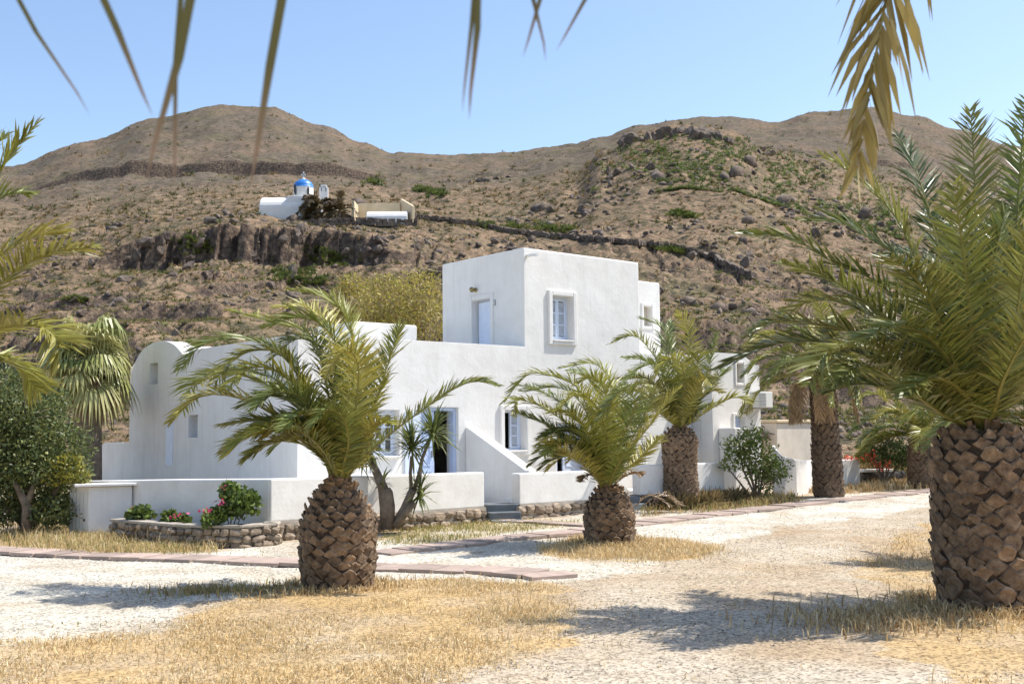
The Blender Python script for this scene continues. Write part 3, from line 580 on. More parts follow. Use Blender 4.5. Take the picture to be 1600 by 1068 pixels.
# roofs, rear walls (close the rooms)
DEP = 6.5
mb = MB(); a = FA.p(.42, -.42, 0)
def roofslab(mb, s0, s1, d0, d1, z0, z1):
    FB.box(mb, s0, s1, -d1, -d0, z0, z1)
roofslab(mb, S_C+.45, S_E, .42, DEP, 3.2, 3.34); mb.build('flat_roof', M['plaster'], house)
mb = MB(); FB.box(mb, S_C+.1, S_E, -DEP-.3, -DEP-.001, -.1, Z_P-.15); FB.box(mb, S_E+.001, S_E+.3, -DEP-.3, -.001, -.1, Z_P-.05); mb.build('rear_wall', M['plaster'], house)
# the upper room
ud = onA(690.5, 470, S_U0)[0]; QU = P0+TB*S_U0; FU = Fr(QU, TA, NA)
def hU(x0, x1, y0, y1):
    a, _ = onA(x0, y0, S_U0); c, _ = onA(x1, y0, S_U0); _, za = onA((x0+x1)/2, y1, S_U0); _, zt_ = onA((x0+x1)/2, y0, S_U0); return [c, a, za, zt_]
HU = hU(738, 766, 468, 540); HU[2] = 3.35
slab('upper_end_wall', QU, TA, NA, .003, ud, 3.1, Z_U, .35, [HU], house, bevel=.045, seams=[.003])
mb = MB(); FU.box(mb, ud-.35, ud, -(S_U1-S_U0), -.351, 3.345, Z_U-.002); mb.build('upper_rear_wall', M['plaster'], house, bevel=.03)
mb = MB(); FU.box(mb, .421, ud-.351, -(S_U1-S_U0), -(S_U1-S_U0)+.35, 3.345, Z_U-.001); mb.build('upper_side_wall', M['plaster'], house, bevel=.03)
mb = MB(); FU.box(mb, .421, ud-.352, -(S_U1-S_U0)+.351, -.352, Z_U-.35, Z_U-.2); mb.build('upper_roof', M['plaster'], house)
surround(FU, HU, house, .13, .025, False)
dr_ = MB(); FU.box(dr_, HU[0]+.003, HU[1]-.003, -.26, -.2, HU[2], HU[3]-.003); dframe = dr_.build('door', M['bluewhite'], house)
lf = doorleaf(FU, dframe, HU[0]+.05, HU[1]-.05, HU[2]+.02, HU[3]-.05, -.17, 'bluewhite', 0, 3)
# block set back behind the upper room
FBK = Fr(P0-NB*1.6, TB, NB)
def onBK(x, y): p = onplane(x, y, P0-NB*1.6, NB); return ((p-P0).dot(TB), p.z)
sk0 = S_U1-.6; sk1, zk = onBK(1031, 442); a0, zw1 = onBK(1005, 478); a1, zw0 = onBK(1018, 510); HK = [a0, a1, zw0, zw1]
slab('rear_block_wall', P0-NB*1.6, TB, NB, S_U1+.02, sk1, 3.1, zk, .3, [HK], house, bevel=.04)
mb = MB(); FBK.box(mb, S_U1+.02, sk1, -2.8, -.301, 3.345, zk-.002); mb.build('rear_block', M['plaster'], house, bevel=.03)
surround(FBK, HK, house, .09, .03); mb = MB(); FBK.box(mb, HK[0]+.003, HK[1]-.003, -.2, -.16, HK[2]+.003, HK[3]-.003); mb.build('window_shutter', M['beige'], house)
# block on the flat roof
p = onplane(553, 516, P0-NB*2.5, NB); sb0 = (p-P0).dot(TB); sb1 = (onplane(652, 508, P0-NB*2.5, NB)-P0).dot(TB); zb0 = onplane(652, 508, P0-NB*2.5, NB).z
mb = MB(); FB.box(mb, sb0, sb1, -4.2, -2.5, 3.345, zb0); mb.build('roof_block', M['plaster'], house, bevel=.04)
mb = MB(); FB.box(mb, onB(571, 520)[0], onB(581, 520)[0], -.9, -.6, 3.345, onB(575, 520)[1]+.12); mb.build('roof_vent', M['plaster'], house, bevel=.02)
# windows and doors of the facade
def windowB(h, rows, leaves, sur=True, opn=False, glass='curtain'):
    wn = MB(); s0, s1, z0, z1 = h; d = -.20
    FB.box(wn, s0+.002, s0+.045, d-.04, d+.04, z0+.002, z1-.002); FB.box(wn, s1-.045, s1-.002, d-.04, d+.04, z0+.002, z1-.002)
    FB.box(wn, s0+.046, s1-.046, d-.04, d+.04, z1-.045, z1-.002); FB.box(wn, s0+.046, s1-.046, d-.04, d+.05, z0+.002, z0+.04)
    w_ = wn.build('window', M['bluewhite'], house)
    k = (s1-s0-.1)/leaves
    for i in range(leaves):
        if opn and i == 0: continue
        sash(FB, w_, s0+.05+k*i, s0+.05+k*(i+1)-.003, z0+.045, z1-.05, d+.02, rows, .045, 'bluewhite', glass)
    if sur: surround(FB, h, house, .12, .06)
    mb = MB(); FB.box(mb, s0+.003, s1-.003, -.15, .08, z0-.04, z0+.001); mb.build('window_sill', M['plaster'], house, bevel=.01)
windowB(H_W1, 3, 2, False, False, 'glass'); windowB(H_W2, 3, 2, True, True, 'curtain'); windowB(H_W3, 3, 2, True, False, 'curtain'); windowB(H_W4, 4, 2, False, False, 'curtain')
def doorB(h, leaves):
    s0, s1, z0, z1 = h; mb = MB()
    FB.box(mb, s0+.002, s0+.07, -.25, -.08, z0, z1-.002); FB.box(mb, s1-.07, s1-.002, -.25, -.08, z0, z1-.002); FB.box(mb, s0+.071, s1-.071, -.25, -.08, z1-.07, z1-.002)
    d = mb.build('door', M['blue'], house, bevel=.006)
    for (a, b_, sw, hr, mt) in leaves: doorleaf(FB, d, s0+(s1-s0)*a+.0, s0+(s1-s0)*b_, z0+.02, z1-.075, -.17, mt, sw, 3, hr)
    return d
dd = doorB(H_D1, [(.07, .46, 0, False, 'blue')]); sash(FB, dd, H_D1[0]+(H_D1[1]-H_D1[0])*.66, H_D1[0]+(H_D1[1]-H_D1[0])*.66+.5, FL+.02, H_D1[3]-.08, -.55, 4, .07, 'blue', 'glass', .9)
doorB(H_D2, [(.36, .93, 0, False, 'bluewhite')]); doorB(H_D3, [(.08, .92, 0, False, 'blue')])
mb = MB(); s0, s1 = H_W1[1]+.12, H_D1[0]-.02; FB.box(mb, s0, s1, .002, .03, FL+.1, H_D1[3]-.1); mb.build('shutter', M['bluewhite'], house, bevel=.006)
mb = MB(); s0, s1 = H_W1[0]-.35, H_W1[0]-.03; FB.box(mb, s0, s1, .002, .03, H_W1[2], H_W1[3]); mb.build('shutter', M['bluewhite'], house, bevel=.006)
# stair cheek walls between the terraces
def cheek(x0, y0, x1, y1, par, vmax=9):
    s0, z0 = onB(x0, y0); Q = P0+TB*s0; T = NB; n_ = NA
    p1 = onplane(x1, y1, Q, NA); v1 = (p1-Q).dot(NB); z1 = p1.z; vl = min(v1, vmax); z1 = z0+(z1-z0)*vl/v1; v1 = vl
    slab('cheek_wall', Q, NB, NA, .003, v1, -.1, lambda v: z0+(z1-z0)*min(1, v/(v1-.12)), .28, [], par, bevel=.03, subs=[v1-.12]); return v1
v1 = cheek(727, 665, 828, 735, house, 2.03); cheek(1040, 675, 1075, 700, house)
mb = MB(); q = P0+TB*onB(1097, 0)[0]; sA = onB(1094, 700)[0]
# lamp, number plate, spout
lp = FU.p(onA(744, 453, S_U0)[0], 0, onA(744, 453, S_U0)[1]); mb = MB(); mb.tube([lp+NA*0, lp+NA*.04], .05, 12); mb.tube([lp+NA*.05, lp+NA*.10], [.03, .03], 8); mb.tube([lp+NA*(.07+.12*i/8)+Vector((0, 0, 0)) for i in range(9)], [.012+.052*math.sin(math.pi*(.08+.84*i/8)) for i in range(9)], 12); mb.build('wall_lamp', M['brass'], house, True)
ua, za = onA(771.5, 473, S_U0); mb = MB(); FU.box(mb, ua-.07, ua+.07, .002, .02, za-.07, za+.07); npl = mb.build('number_plate', M['steel'], house)
for dz in (-.035, 0, .035):
    mb = MB(); FU.box(mb, ua-.05, ua+.05, .0202, .024, za+dz-.009, za+dz+.009); mb.build('plate_mark', M['acwhite'], npl)
s_, z_ = onB(823, 399); mb = MB(); pa = FB.p(s_, -.05, z_); mb.tube([pa, pa+NB*.42+Vector((0, 0, -.03))], .035, 8); mb.build('rain_spout', M['acwhite'], house)
# ---------------------------------------------------------------- neighbouring house on the right
FR_O = .55; PR = P0+NB*FR_O; FR = Fr(PR, TB, NB)
def onR(x, y): p = onplane(x, y, PR, NB); return ((p-PR).dot(TB), p.z)
nb_ = thing('house', FR.p(onR(1150, 700)[0], 0, .3), 'narrow white annexe with arched gable and wall mounted air conditioner', 'house')
r0 = onR(1112, 600)[0]; r1 = onR(1188, 640)[0]; zr = onR(1112, 550)[1]; rm = (r0+r1)/2-.1
def ztR(s):
    if s < rm: return zr
    k = (s-rm)/(r1-rm); return 2.9+(zr-2.9)*math.sqrt(max(0, 1-k**2.4))
a, zt_ = onR(1150, 568); c, zb_ = onR(1161, 598); HR = [a, c, zb_, zt_]; a, zt_ = onR(1147, 650); c, _ = onR(1163, 650); HR2 = [a, c, .45, zt_]
slab('gable_wall', PR, TB, NB, r0, r1, -.1, ztR, .4, [HR, HR2], nb_, bevel=.04, subs=[rm+(r1-rm)*math.sin(i/14*math.pi/2) for i in range(15)])
V0 = [FR.p(r0+.001, -.401, 0), FR.p(r1-.001, -.401, 0)]
mb = MB(); FR.box(mb, r0, r0+.35, -5, -.402, -.1, zr-.02); FR.box(mb, r1-.35, r1, -5, -.402, -.1, 2.85); FR.box(mb, r0+.36, r1-.36, -5, -.402, 2.6, 2.84); FR.box(mb, r0+.36, r1-.36, -5, -4.7, -.1, 2.59); mb.build('side_walls', M['plaster'], nb_, bevel=.03)
surround(FR, HR, nb_, .08, .03); mb = MB(); FR.box(mb, HR[0]+.003, HR[1]-.003, -.2, -.15, HR[2]+.003, HR[3]-.003); mb.build('window_shutter', M['beige'], nb_)
mb = MB(); FR.box(mb, HR2[0]+.003, HR2[1]-.003, -.2, -.15, HR2[2], HR2[3]-.003); mb.build('door', M['blue'], nb_)
surround(FR, HR2, nb_, .08, .04, False)
a, za = onR(1122, 668); c, zc = onR(1146, 676); mb = MB(); FR.box(mb, a, c, .0, .5, .3, za); mb.build('porch_block', M['plaster'], nb_, bevel=.03)
# air conditioner
a, zt_ = onR(1168, 612); c, zb_ = onR(1190, 637); ac = thing('air_conditioner', FR.p((a+c)/2, .2, zb_), 'cream air conditioning unit bolted to the annexe wall', 'air conditioner')
mb = MB(); FR.box(mb, a, c, .06, .36, zb_, zt_); mb.build('casing', M['acwhite'], ac, bevel=.015)
mb = MB()
for i in range(9): z = zb_+.05+(zt_-zb_-.1)*i/8; FR.box(mb, a+.03, a+(c-a)*.5, .3605, .372, z-.008, z+.008)
mb.build('grille', M['steel'], ac)
for q in (a+.08, c-.08):
    mb = MB(); FR.box(mb, q-.015, q+.015, -.02, .34, zb_-.03, zb_-.001); mb.tube([FR.p(q, 0, zb_-.28), FR.p(q, .3, zb_-.03)], .012, 6); mb.build('bracket', M['steel'], ac)
# beige building further back
bb = thing('outbuilding', at(1240, 700, 33), 'pale beige rendered outbuilding behind the tall palm', 'building')
p0, p1 = at(1213, 660, 33), at(1300, 660, 35); q = (p1-p0); q.z = 0; fb = Fr(p0, q.normalized(), Vector((q.y, -q.x, 0)).normalized()); L = q.length
mb = MB(); fb.box(mb, 0, L, -2.5, 0, -.1, p0.z); mb.build('wall', M['beige'], bb, bevel=.03)
mb = MB(); fb.box(mb, -.05, L+.05, -2.55, .06, p0.z+.001, p0.z+.09); mb.build('roof_edge', M['cream'], bb, bevel=.02)
mb = MB(); fb.box(mb, -1.3, -.02, -2.5, -.6, -.1, p0.z-.25); mb.build('shed', M['beige'], bb)
mb = MB()
for i in range(60): a_ = random.uniform(-1.5, .1); mb.tube([fb.p(a_, random.uniform(-1.8, -.3), p0.z-.2+random.uniform(-.05, .12)), fb.p(a_+random.uniform(-.3, .3), random.uniform(-.3, .0), p0.z-.35+random.uniform(-.15, .1))], .02, 4)
mb.build('thatch', M['bark'], bb)
# ---------------------------------------------------------------- terrace walls, stone plinths, steps
def wallpath(name, pts, z1, thick, label, mat='terrace', z0=-.1, rnd=.03):
    """low wall along a ground polyline (outer face), constant or per-point top"""
    n_ = len(pts); zt = z1 if hasattr(z1, '__len__') else [z1]*n_; V = []; F = []
    dirs = [(pts[min(i+1, n_-1)]-pts[max(i-1, 0)]).normalized() for i in range(n_)]
    for i, p in enumerate(pts):
        nn = Vector((-dirs[i].y, dirs[i].x, 0))
        for (k, z) in ((0, z0), (0, zt[i]), (thick, zt[i]), (thick, z0)): V.append((p.x+nn.x*k, p.y+nn.y*k, z))
    for i in range(n_-1):
        for k in range(4): F.append((i*4+k, (i+1)*4+k, (i+1)*4+(k+1) % 4, i*4+(k+1) % 4))
    F.append((0, 1, 2, 3)); F.append(tuple((n_-1)*4+k for k in (3, 2, 1, 0)))
    t = thing(name, (pts[0].x, pts[0].y, 0), label, 'wall'); o = mk('wall', V, F, M[mat], t)
    m_ = o.modifiers.new('bevel', 'BEVEL'); m_.width = rnd; m_.segments = 3; m_.limit_method = 'ANGLE'; m_.angle_limit = math.radians(50); return t
SM = []
for i in range(5):
    import bmesh
    bm = bmesh.new(); bmesh.ops.create_cube(bm, size=2); bmesh.ops.subdivide_edges(bm, edges=bm.edges[:], cuts=1, use_grid_fill=True); r_ = random.Random(i+50)
    for v in bm.verts:
        l = v.co.length; v.co *= (1.18/l)**.75; v.co += Vector((r_.gauss(0, .09), r_.gauss(0, .09), r_.gauss(0, .09)))
    me = bpy.data.meshes.new('stone'); bm.to_mesh(me); bm.free(); me.materials.append(M['stone']); SM.append(me)
def stones(par, a, b_, z0, z1, size=.2, seed=1, mat=None):
    """courses of separate rubble stones proud of the mortar along a->b"""
    r_ = random.Random(seed); L = (b_-a); L.z = 0; ln = L.length; T = L.normalized(); nn = Vector((T.y, -T.x, 0)); rows = max(1, round((z1-z0)/(size*.68))); hh = (z1-z0)/rows
    for j in range(rows):
        s = -r_.uniform(0, size*.5)
        while s < ln-.04:
            w_ = size*r_.uniform(.7, 1.6); w_ = min(w_, ln-s+.03); c = a+T*(s+w_/2)+nn*r_.uniform(-.015, .015)
            o = bpy.data.objects.new('stone', SM[r_.randrange(5)]); col.objects.link(o); o.parent = par
            o.location = Vector((c.x, c.y, z0+hh*(j+.5)+r_.uniform(-.02, .02)))-OFF[par]; o.scale = (w_*.46, .075*r_.uniform(.8, 1.2), hh*.47*r_.uniform(.85, 1.1)); o.rotation_euler = (0, r_.uniform(-.22, .22), math.atan2(T.y, T.x))
            if mat: o.material_slots[0].link = 'OBJECT'; o.material_slots[0].material = mat
            s += w_*.97
wc = gr(421, 852); W1a = Vector((-3.9, 18.1, 0)); W1b = Vector((at(757, 738, 21.4).x, 21.4, 0)); 
t1 = wallpath('terrace_wall', [W1a, W1a.lerp(W1b, .5), W1b], [1.05, 1.03, 1.02], .25, 'whitewashed terrace wall behind the short stout palm and yucca', z0=.36)
def plinth(par, a, b_, zt, seed, size=.2, mat='mortar', smat=None, z0=-.05):
    L = b_-a; L.z = 0; T = L.normalized(); nn = Vector((T.y, -T.x, 0)); mb = MB(); c = (a+b_)/2
    mb.box((c.x-nn.x*.14, c.y-nn.y*.14, (z0+zt)/2), L.length, .36, zt-z0, T); mb.build('plinth', M[mat], par)
    stones(par, a+nn*.035, b_+nn*.035, z0+.04 if z0 > 0 else .02, zt-.02, size, seed, smat)
plinth(t1, W1a+Vector((.0, .0, 0)), W1b, .36, 3)
Wl = Vector((-7.75, 20.3, 0)); t2 = wallpath('terrace_wall', [Wl, Wl.lerp(W1a, .5), W1a+Vector((-.02, .012, 0))], [.97, 1.02, 1.05], .25, 'shaded terrace wall behind the geranium bed')
W2a = Vector((at(811, 737, 21.6).x, 21.6, 0)); W2b = W2a+TB*2.05; gzz = gz(22)
t3 = wallpath('terrace_wall', [W2a, W2a+TB*1., W2b], .98, .25, 'whitewashed terrace wall right of the grey steps', z0=.38); plinth(t3, W2a, W2b, .38, 5, .27)
W3a = W2a+TB*3.35; W3b = W2a+TB*6.1
t4 = wallpath('terrace_wall', [W3a, W3a+TB*1.3, W3b], 1.05, .25, 'streak shaded terrace wall behind the tall stout palm', z0=.42); plinth(t4, W3a, W3b, .42, 6, .2, 'darkstone', M['darkstone'])
# terrace floors
tf = MB()
def quadfloor(pts, z, name):
    V = [(p.x, p.y, z) for p in pts]+[(p.x, p.y, z-.3) for p in pts]; k = len(pts)
    o = mk(name, V, [tuple(range(k))]+[(i, k+i, k+(i+1) % k, (i+1) % k) for i in range(k)], M['terrace']); tag(o, kind='structure')
fi = lambda p: Vector((p.x, p.y, 0))
quadfloor([W1a+NB*-.15, W1b+NB*-.15+TB*-.1, P0+TB*onB(722, 0)[0]-NB*-.01, P0+TB*(S_C+.02)-NB*-.01, fi(FA.p(3, .02, 0)), Wl+Vector((.5, .2, 0))], .42, 'terrace_floor')
quadfloor([W2a+NB*-.2, W2b+NB*-.2, W2b+NB*-2.0, P0+TB*(onB(760, 0)[0])+NB*.01], .42, 'terrace_floor')
quadfloor([W3a+NB*-.2, W3b+NB*-.2, W3b-NB*1.5, P0+TB*(onB(960, 0)[0]+.1)+NB*.01], .43, 'terrace_floor')
# grey steps
def steps(a, b_, label, n_=3, top=.42, tread=.3):
    T = (b_-a).normalized(); nn = Vector((T.y, -T.x, 0)); L = (b_-a).length; st_ = thing('steps', (a.x, a.y, 0), label, 'steps')
    for k in range(n_):
        z1 = top*(n_-k)/n_-.01; z0 = -.1; c = (a+b_)/2+nn*(-.25+tread*(k+.5)-.15); mb = MB(); mb.box((c.x, c.y, (z0+z1)/2), L-.01*k, tread+(.0 if k else .25), z1-z0, T); mb.build('step', M['stepgrey'], st_, bevel=.02)
    return st_
steps(W1b+Vector((.02, .0, 0)), W2a-Vector((.02, 0, 0)), 'grey painted steps rising between two terrace walls')
steps(W2b+TB*.35, W3a-TB*.02, 'dark grey steps beside the dead frond litter')
mb = MB(); cblk = W2b+TB*.9; 
# white meter cupboard at the left end
cb = thing('meter_cupboard', at(143, 833, 19.3), 'white masonry cupboard with wooden door at the end of the shaded wall', 'cupboard')
c0 = Vector((-7.25, 19.3, 0)); c1 = Vector((-6.62, 19.6, 0)); c2 = c0+Vector((-.8, .6, 0))*.62; c3 = c1+Vector((-.5, .6, 0))*.5; zt = at(143, 760, 19.3).z
poly = [c0, c1, c3, c2]; V = [(p.x, p.y, -.1) for p in poly]+[(p.x, p.y, zt) for p in poly]
mk('body', V, [(4, 5, 6, 7), (0, 1, 5, 4), (1, 2, 6, 5), (2, 3, 7, 6), (3, 0, 4, 7)], M['plaster'], cb).modifiers.new('bevel', 'BEVEL').width = .015
dv = (c2-c0).normalized(); dn = Vector((-dv.y, dv.x, 0)); dn = dn if dn.y < 0 else -dn; fd = Fr(c0, dv, dn); mb = MB(); fd.box(mb, .05, .57, .002, .02, .06, zt-.1); dl = mb.build('door', M['acwhite'], cb, bevel=.004)
for i in range(1, 5): mb = MB(); fd.box(mb, .05+.104*i-.003, .05+.104*i+.003, .0201, .0225, .06, zt-.1); mb.build('board_joint', M['steel'], dl)
mb = MB(); fd.box(mb, .09, .115, .0202, .04, .32, .36); mb.build('latch', M['dark'], dl)
mb = MB(); mb.box(((c0+c1+c2+c3)/4)+Vector((0, 0, zt+.025)), 1.0, .62, .045, (c1-c0)); mb.build('cap_slab', M['plaster'], cb, bevel=.01)
# geranium bed in front of the shaded wall
bd = thing('stone_planter', gr(312, 853), 'low rubble stone planter wall along the shaded terrace wall', 'planter')
pp = [Vector((-6.75, 19.05, 0)), Vector((-6.2, 18.55, 0)), Vector((-5.3, 17.75, 0)), Vector((-4.75, 17.45, 0)), Vector((-4.2, 17.4, 0)), Vector((-3.75, 17.75, 0)), W1a+Vector((.12, -.02, 0))]
for i in range(len(pp)-1):
    a, b_ = pp[i], pp[i+1]; L = b_-a; T = L.normalized(); nn = Vector((T.y, -T.x, 0)); mb = MB(); c = (a+b_)/2
    mb.box((c.x-nn.x*.1, c.y-nn.y*.1, .15), L.length+.06, .2, .38, T); mb.build('core', M['mortar'], bd); stones(bd, a+nn*.01, b_+nn*.01, .0, .33, .17, 20+i)
    mb = MB(); mb.box((c.x-nn.x*.08, c.y-nn.y*.08, .355), L.length+.08, .26, .045, T); mb.build('coping', M['mortar'], bd, bevel=.012)
o = mk('bed_soil', [(p.x, p.y+.1, .27) for p in pp]+[(W1a.x, W1a.y+.05, .27), (Wl.x+1., Wl.y-.45, .27)], [tuple(range(len(pp)+2))], M['soil'], bd)
# curved wall and white wall at the far right
a = gr(1206, 775); t5 = wallpath('terrace_wall', [at(x, 760, Y).xy.to_3d() for x, Y in [(1206, 27.2), (1225, 27.0), (1245, 27.2), (1262, 27.9), (1275, 29.2)]], [at(x, y, Y).z for x, y, Y in [(1206, 694, 27.2), (1225, 712, 27.0), (1245, 717, 27.2), (1262, 719, 27.9), (1275, 719, 29.2)]], .22, 'curved whitewashed wall stepping down behind the tall palm', 'plaster')
t6 = wallpath('garden_wall', [at(1275, 760, 29.6).xy.to_3d(), at(1345, 760, 30.6).xy.to_3d()], at(1310, 718, 30).z, .25, 'short sunlit white garden wall beside the red flowered bush', 'plaster')
t7 = thing('low_stone_wall', at(1380, 742, 31).xy.to_3d(), 'low dark stone border under the red flowered bush', 'wall')
plinth(t7, at(1346, 742, 30.9).xy.to_3d(), at(1412, 742, 31.5).xy.to_3d(), gz(31)+.34, 8, .3, 'darkstone', M['darkstone'], gz(31)-.1)
mb = MB(); a, b_ = at(1346, 742, 30.7).xy.to_3d(), at(1390, 742, 31.0).xy.to_3d(); c = (a+b_)/2; mb.box((c.x, c.y, gz(31)+.38), (b_-a).length, .3, .07, b_-a); mb.build('coping', M['plaster'], t7, bevel=.01)
# white slatted chair on the far terrace
chp = at(1010, 715, 25.3); cz = .43; chx = Vector((chp.x, chp.y, cz)); cr = thing('garden_chair', chx, 'white slatted wooden chair on the far terrace', 'chair'); ax = TB; ay = -NB
def cpnt(a, d, z): return chx+ax*a+ay*d+Vector((0, 0, z))
for a in (-.2, .2):
    mb = MB(); mb.box(cpnt(a, .2, .45), .045, .045, .9, ax); mb.build('back_leg', M['wood'], cr); mb = MB(); mb.box(cpnt(a, -.2, .225), .045, .045, .45, ax); mb.build('front_leg', M['wood'], cr)
mb = MB(); mb.box(cpnt(0, 0, .46), .46, .46, .035, ax); mb.build('seat', M['wood'], cr)
for z in (.58, .87): mb = MB(); mb.box(cpnt(0, .2, z), .354, .03, .07, ax); mb.build('back_rail', M['wood'], cr)
for a in (-.12, -.04, .04, .12): mb = MB(); mb.box(cpnt(a, .2, .725), .03, .018, .218, ax); mb.build('back_slat', M['wood'], cr)
# pink paved footpaths: single slabs
def pathslabs(name, pxs, wd, label):
    P = [gr(*p) for p in pxs]; cum = [0]
    for a, b_ in zip(P, P[1:]): cum.append(cum[-1]+(b_-a).length)
    par = bpy.data.objects.new(name, None); col.objects.link(par); par.location = P[0]; OFF[par] = P[0].copy(); tag(par, label, 'path', None, 'structure'); s = 0; r_ = random.Random(len(pxs))
    def pos(s):
        i = min(max(0, np.searchsorted(cum, s)-1), len(P)-2); k = (s-cum[i])/(cum[i+1]-cum[i]); return P[i].lerp(P[i+1], k), (P[i+1]-P[i]).normalized()
    while s < cum[-1]-.3:
        l = r_.uniform(.42, .5); p, T = pos(s+l/2); mb = MB(); mb.box((0, 0, 0), l-.022, wd*r_.uniform(.94, 1.05), .05)
        o = mb.build('paving_slab', M['paver'], None, bevel=.006); o.parent = par; o.location = Vector((p.x, p.y, gz(p.y)+.016+r_.uniform(-.009, .009)))-OFF[par]
        o.rotation_euler = (r_.uniform(-.008, .008), r_.uniform(-.008, .008), math.atan2(T.y, T.x)+r_.uniform(-.04, .04)); s += l
pathslabs('footpath', [(-60, 857), (0, 861), (150, 869), (300, 874), (465, 880), (600, 888), (760, 893), (850, 900), (872, 905)], .62, 'pinkish paved path crossing the gravel behind the stout palm')
pathslabs('footpath', [(590, 866), (660, 858), (730, 850), (800, 841), (925, 829), (1000, 818), (1130, 803), (1300, 783), (1470, 766)], .62, 'pinkish paved path running past the steps toward the far palms')
pathslabs('footpath', [(768, 813), (840, 817), (920, 823)], .4, 'short pinkish paved spur at the foot of the steps')
# ---------------------------------------------------------------- palms
def smooth_path(P, n):
    P = np.array([tuple(p) for p in P], float); d = np.r_[0, np.cumsum(np.linalg.norm(np.diff(P, axis=0), axis=1))]; d /= d[-1]
    E = np.vstack([2*P[0]-P[1], P, 2*P[-1]-P[-2]]); out = []
    for t in np.linspace(0, 1, n):
        i = min(np.searchsorted(d, t, side='right')-1, len(P)-2); k = (t-d[i])/(d[i+1]-d[i]); p0, p1, p2, p3 = E[i], E[i+1], E[i+2], E[i+3]
        out.append(.5*((2*p1)+(-p0+p2)*k+(2*p0-5*p1+4*p2-p3)*k*k+(-p0+3*p1-3*p2+p3)*k**3))
    return np.array(out)
def nrm(a): return a/np.maximum(np.linalg.norm(a, axis=-1, keepdims=True), 1e-9)
GREENS = [(.27, .28, .055), (.20, .235, .055), (.31, .30, .06), (.17, .205, .055), (.36, .325, .075)]
def frond(pts, parent, L=.36, pairs=60, wd=.021, dens=1.9, wk=1., color=None, seed=0, droop=.25, bare=.14, rach=.02, vee=.38, dead=False, name='frond', rag=.12, spread=1., tint=1.):
    r = np.random.default_rng(seed+11); n = 48; S = smooth_path(pts, n); T = nrm(np.gradient(S, axis=0))
    outw = S[-1]-S[0]; outw[2] = 0; outw = outw/max(np.linalg.norm(outw), .05); up = np.array((0, 0, 1.))
    W = nrm((up-outw*.7)[None]-T*((T@(up-outw*.7))[:, None])); Sd = nrm(np.cross(T, W))
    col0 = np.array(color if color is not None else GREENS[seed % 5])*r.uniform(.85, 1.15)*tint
    # rachis
    V = []; C = []; F = []
    rr = rach*(1-.85*np.linspace(0, 1, n))
    stalk = np.array((.30, .27, .075)) if not dead else np.array((.30, .19, .09))
    for i in range(0, n, 3):
        for a in range(4):
            an = a*math.pi/2+.78; V.append(S[i]+(Sd[i]*math.cos(an)*1.2+W[i]*math.sin(an)*.7)*rr[i]); C.append(stalk*(1-.45*i/n)+col0*(.45*i/n))
    m = len(range(0, n, 3))
    for i in range(m-1):
        for a in range(4): F.append((i*4+a, i*4+(a+1) % 4, (i+1)*4+(a+1) % 4, (i+1)*4+a))
    nq = len(F); nv = len(V)
    # leaflets (vectorised)
    pairs = int(pairs*dens); wd = wd*wk; L = L*1.1
    k = pairs*2; t = np.repeat(np.linspace(bare, .995, pairs), 2)+r.normal(0, .004, k); t = np.clip(t, bare, 1); side = np.tile((1., -1.), pairs)
    fi_ = t*(n-1); i0 = np.minimum(fi_.astype(int), n-2); fr_ = (fi_-i0)[:, None]
    lerp = lambda A: A[i0]*(1-fr_)+A[i0+1]*fr_
    B = lerp(S); Tt = nrm(lerp(T)); Wt = nrm(lerp(W)); St = nrm(lerp(Sd))
    ang = np.radians(70-34*t+r.normal(0, 7, k))*spread; v = vee*(1-.5*t)+r.normal(0, .13, k)
    D = nrm(Tt*np.cos(ang)[:, None]+St*(np.sin(ang)*side)[:, None]+Wt*v[:, None])
    prof = np.clip(np.sin(np.pi*(.10+.82*(t-bare)/(1-bare)))**.4, .3, 1)*np.clip((1.08-t)*5, .55, 1)
    Ls = L*prof*r.uniform(.8, 1.1, k)*np.where(r.random(k) < rag, r.uniform(.35, .8, k), 1)
    g = np.array((0, 0, -1.)); dr = droop*r.uniform(.4, 1.5, k)
    Mid = B+D*(Ls*.5)[:, None]+g*(Ls*.5*dr*.3)[:, None]; D2 = nrm(D+g*dr[:, None]); Tip = Mid+D2*(Ls*.5)[:, None]
    ww = nrm(Tt-D*np.sum(Tt*D, 1)[:, None]+Wt*r.normal(0, .45, k)[:, None]); wv = wd*r.uniform(.75, 1.2, k)[:, None]
    LV = np.stack([B-ww*wv*.35, B+ww*wv*.35, Mid+ww*wv*.5, Mid-ww*wv*.5, Tip], 1).reshape(-1, 3)
    base = nv+np.arange(k)*5
    shade = r.uniform(.75, 1.3, (k, 1)); lc = col0[None]*shade
    tipc = np.array((.27, .20, .07)) if not dead else np.array((.36, .24, .12)); mk_ = r.random((k, 1)) < (.18 if not dead else 1); tc = lc*.6+tipc*.4; tc = np.where(mk_, tipc, tc)
    LC = np.stack([lc*.95, lc*.95, lc, lc, tc], 1).reshape(-1, 3)
    Fq = [(b, b+1, b+2, b+3) for b in base]+[(b+3, b+2, b+4) for b in base]
    o = mk(name, np.vstack([np.array(V), LV]), F+Fq, M['frond'], parent, np.clip(np.vstack([np.array(C), LC]), 0, 1)); return o
SCALES = []
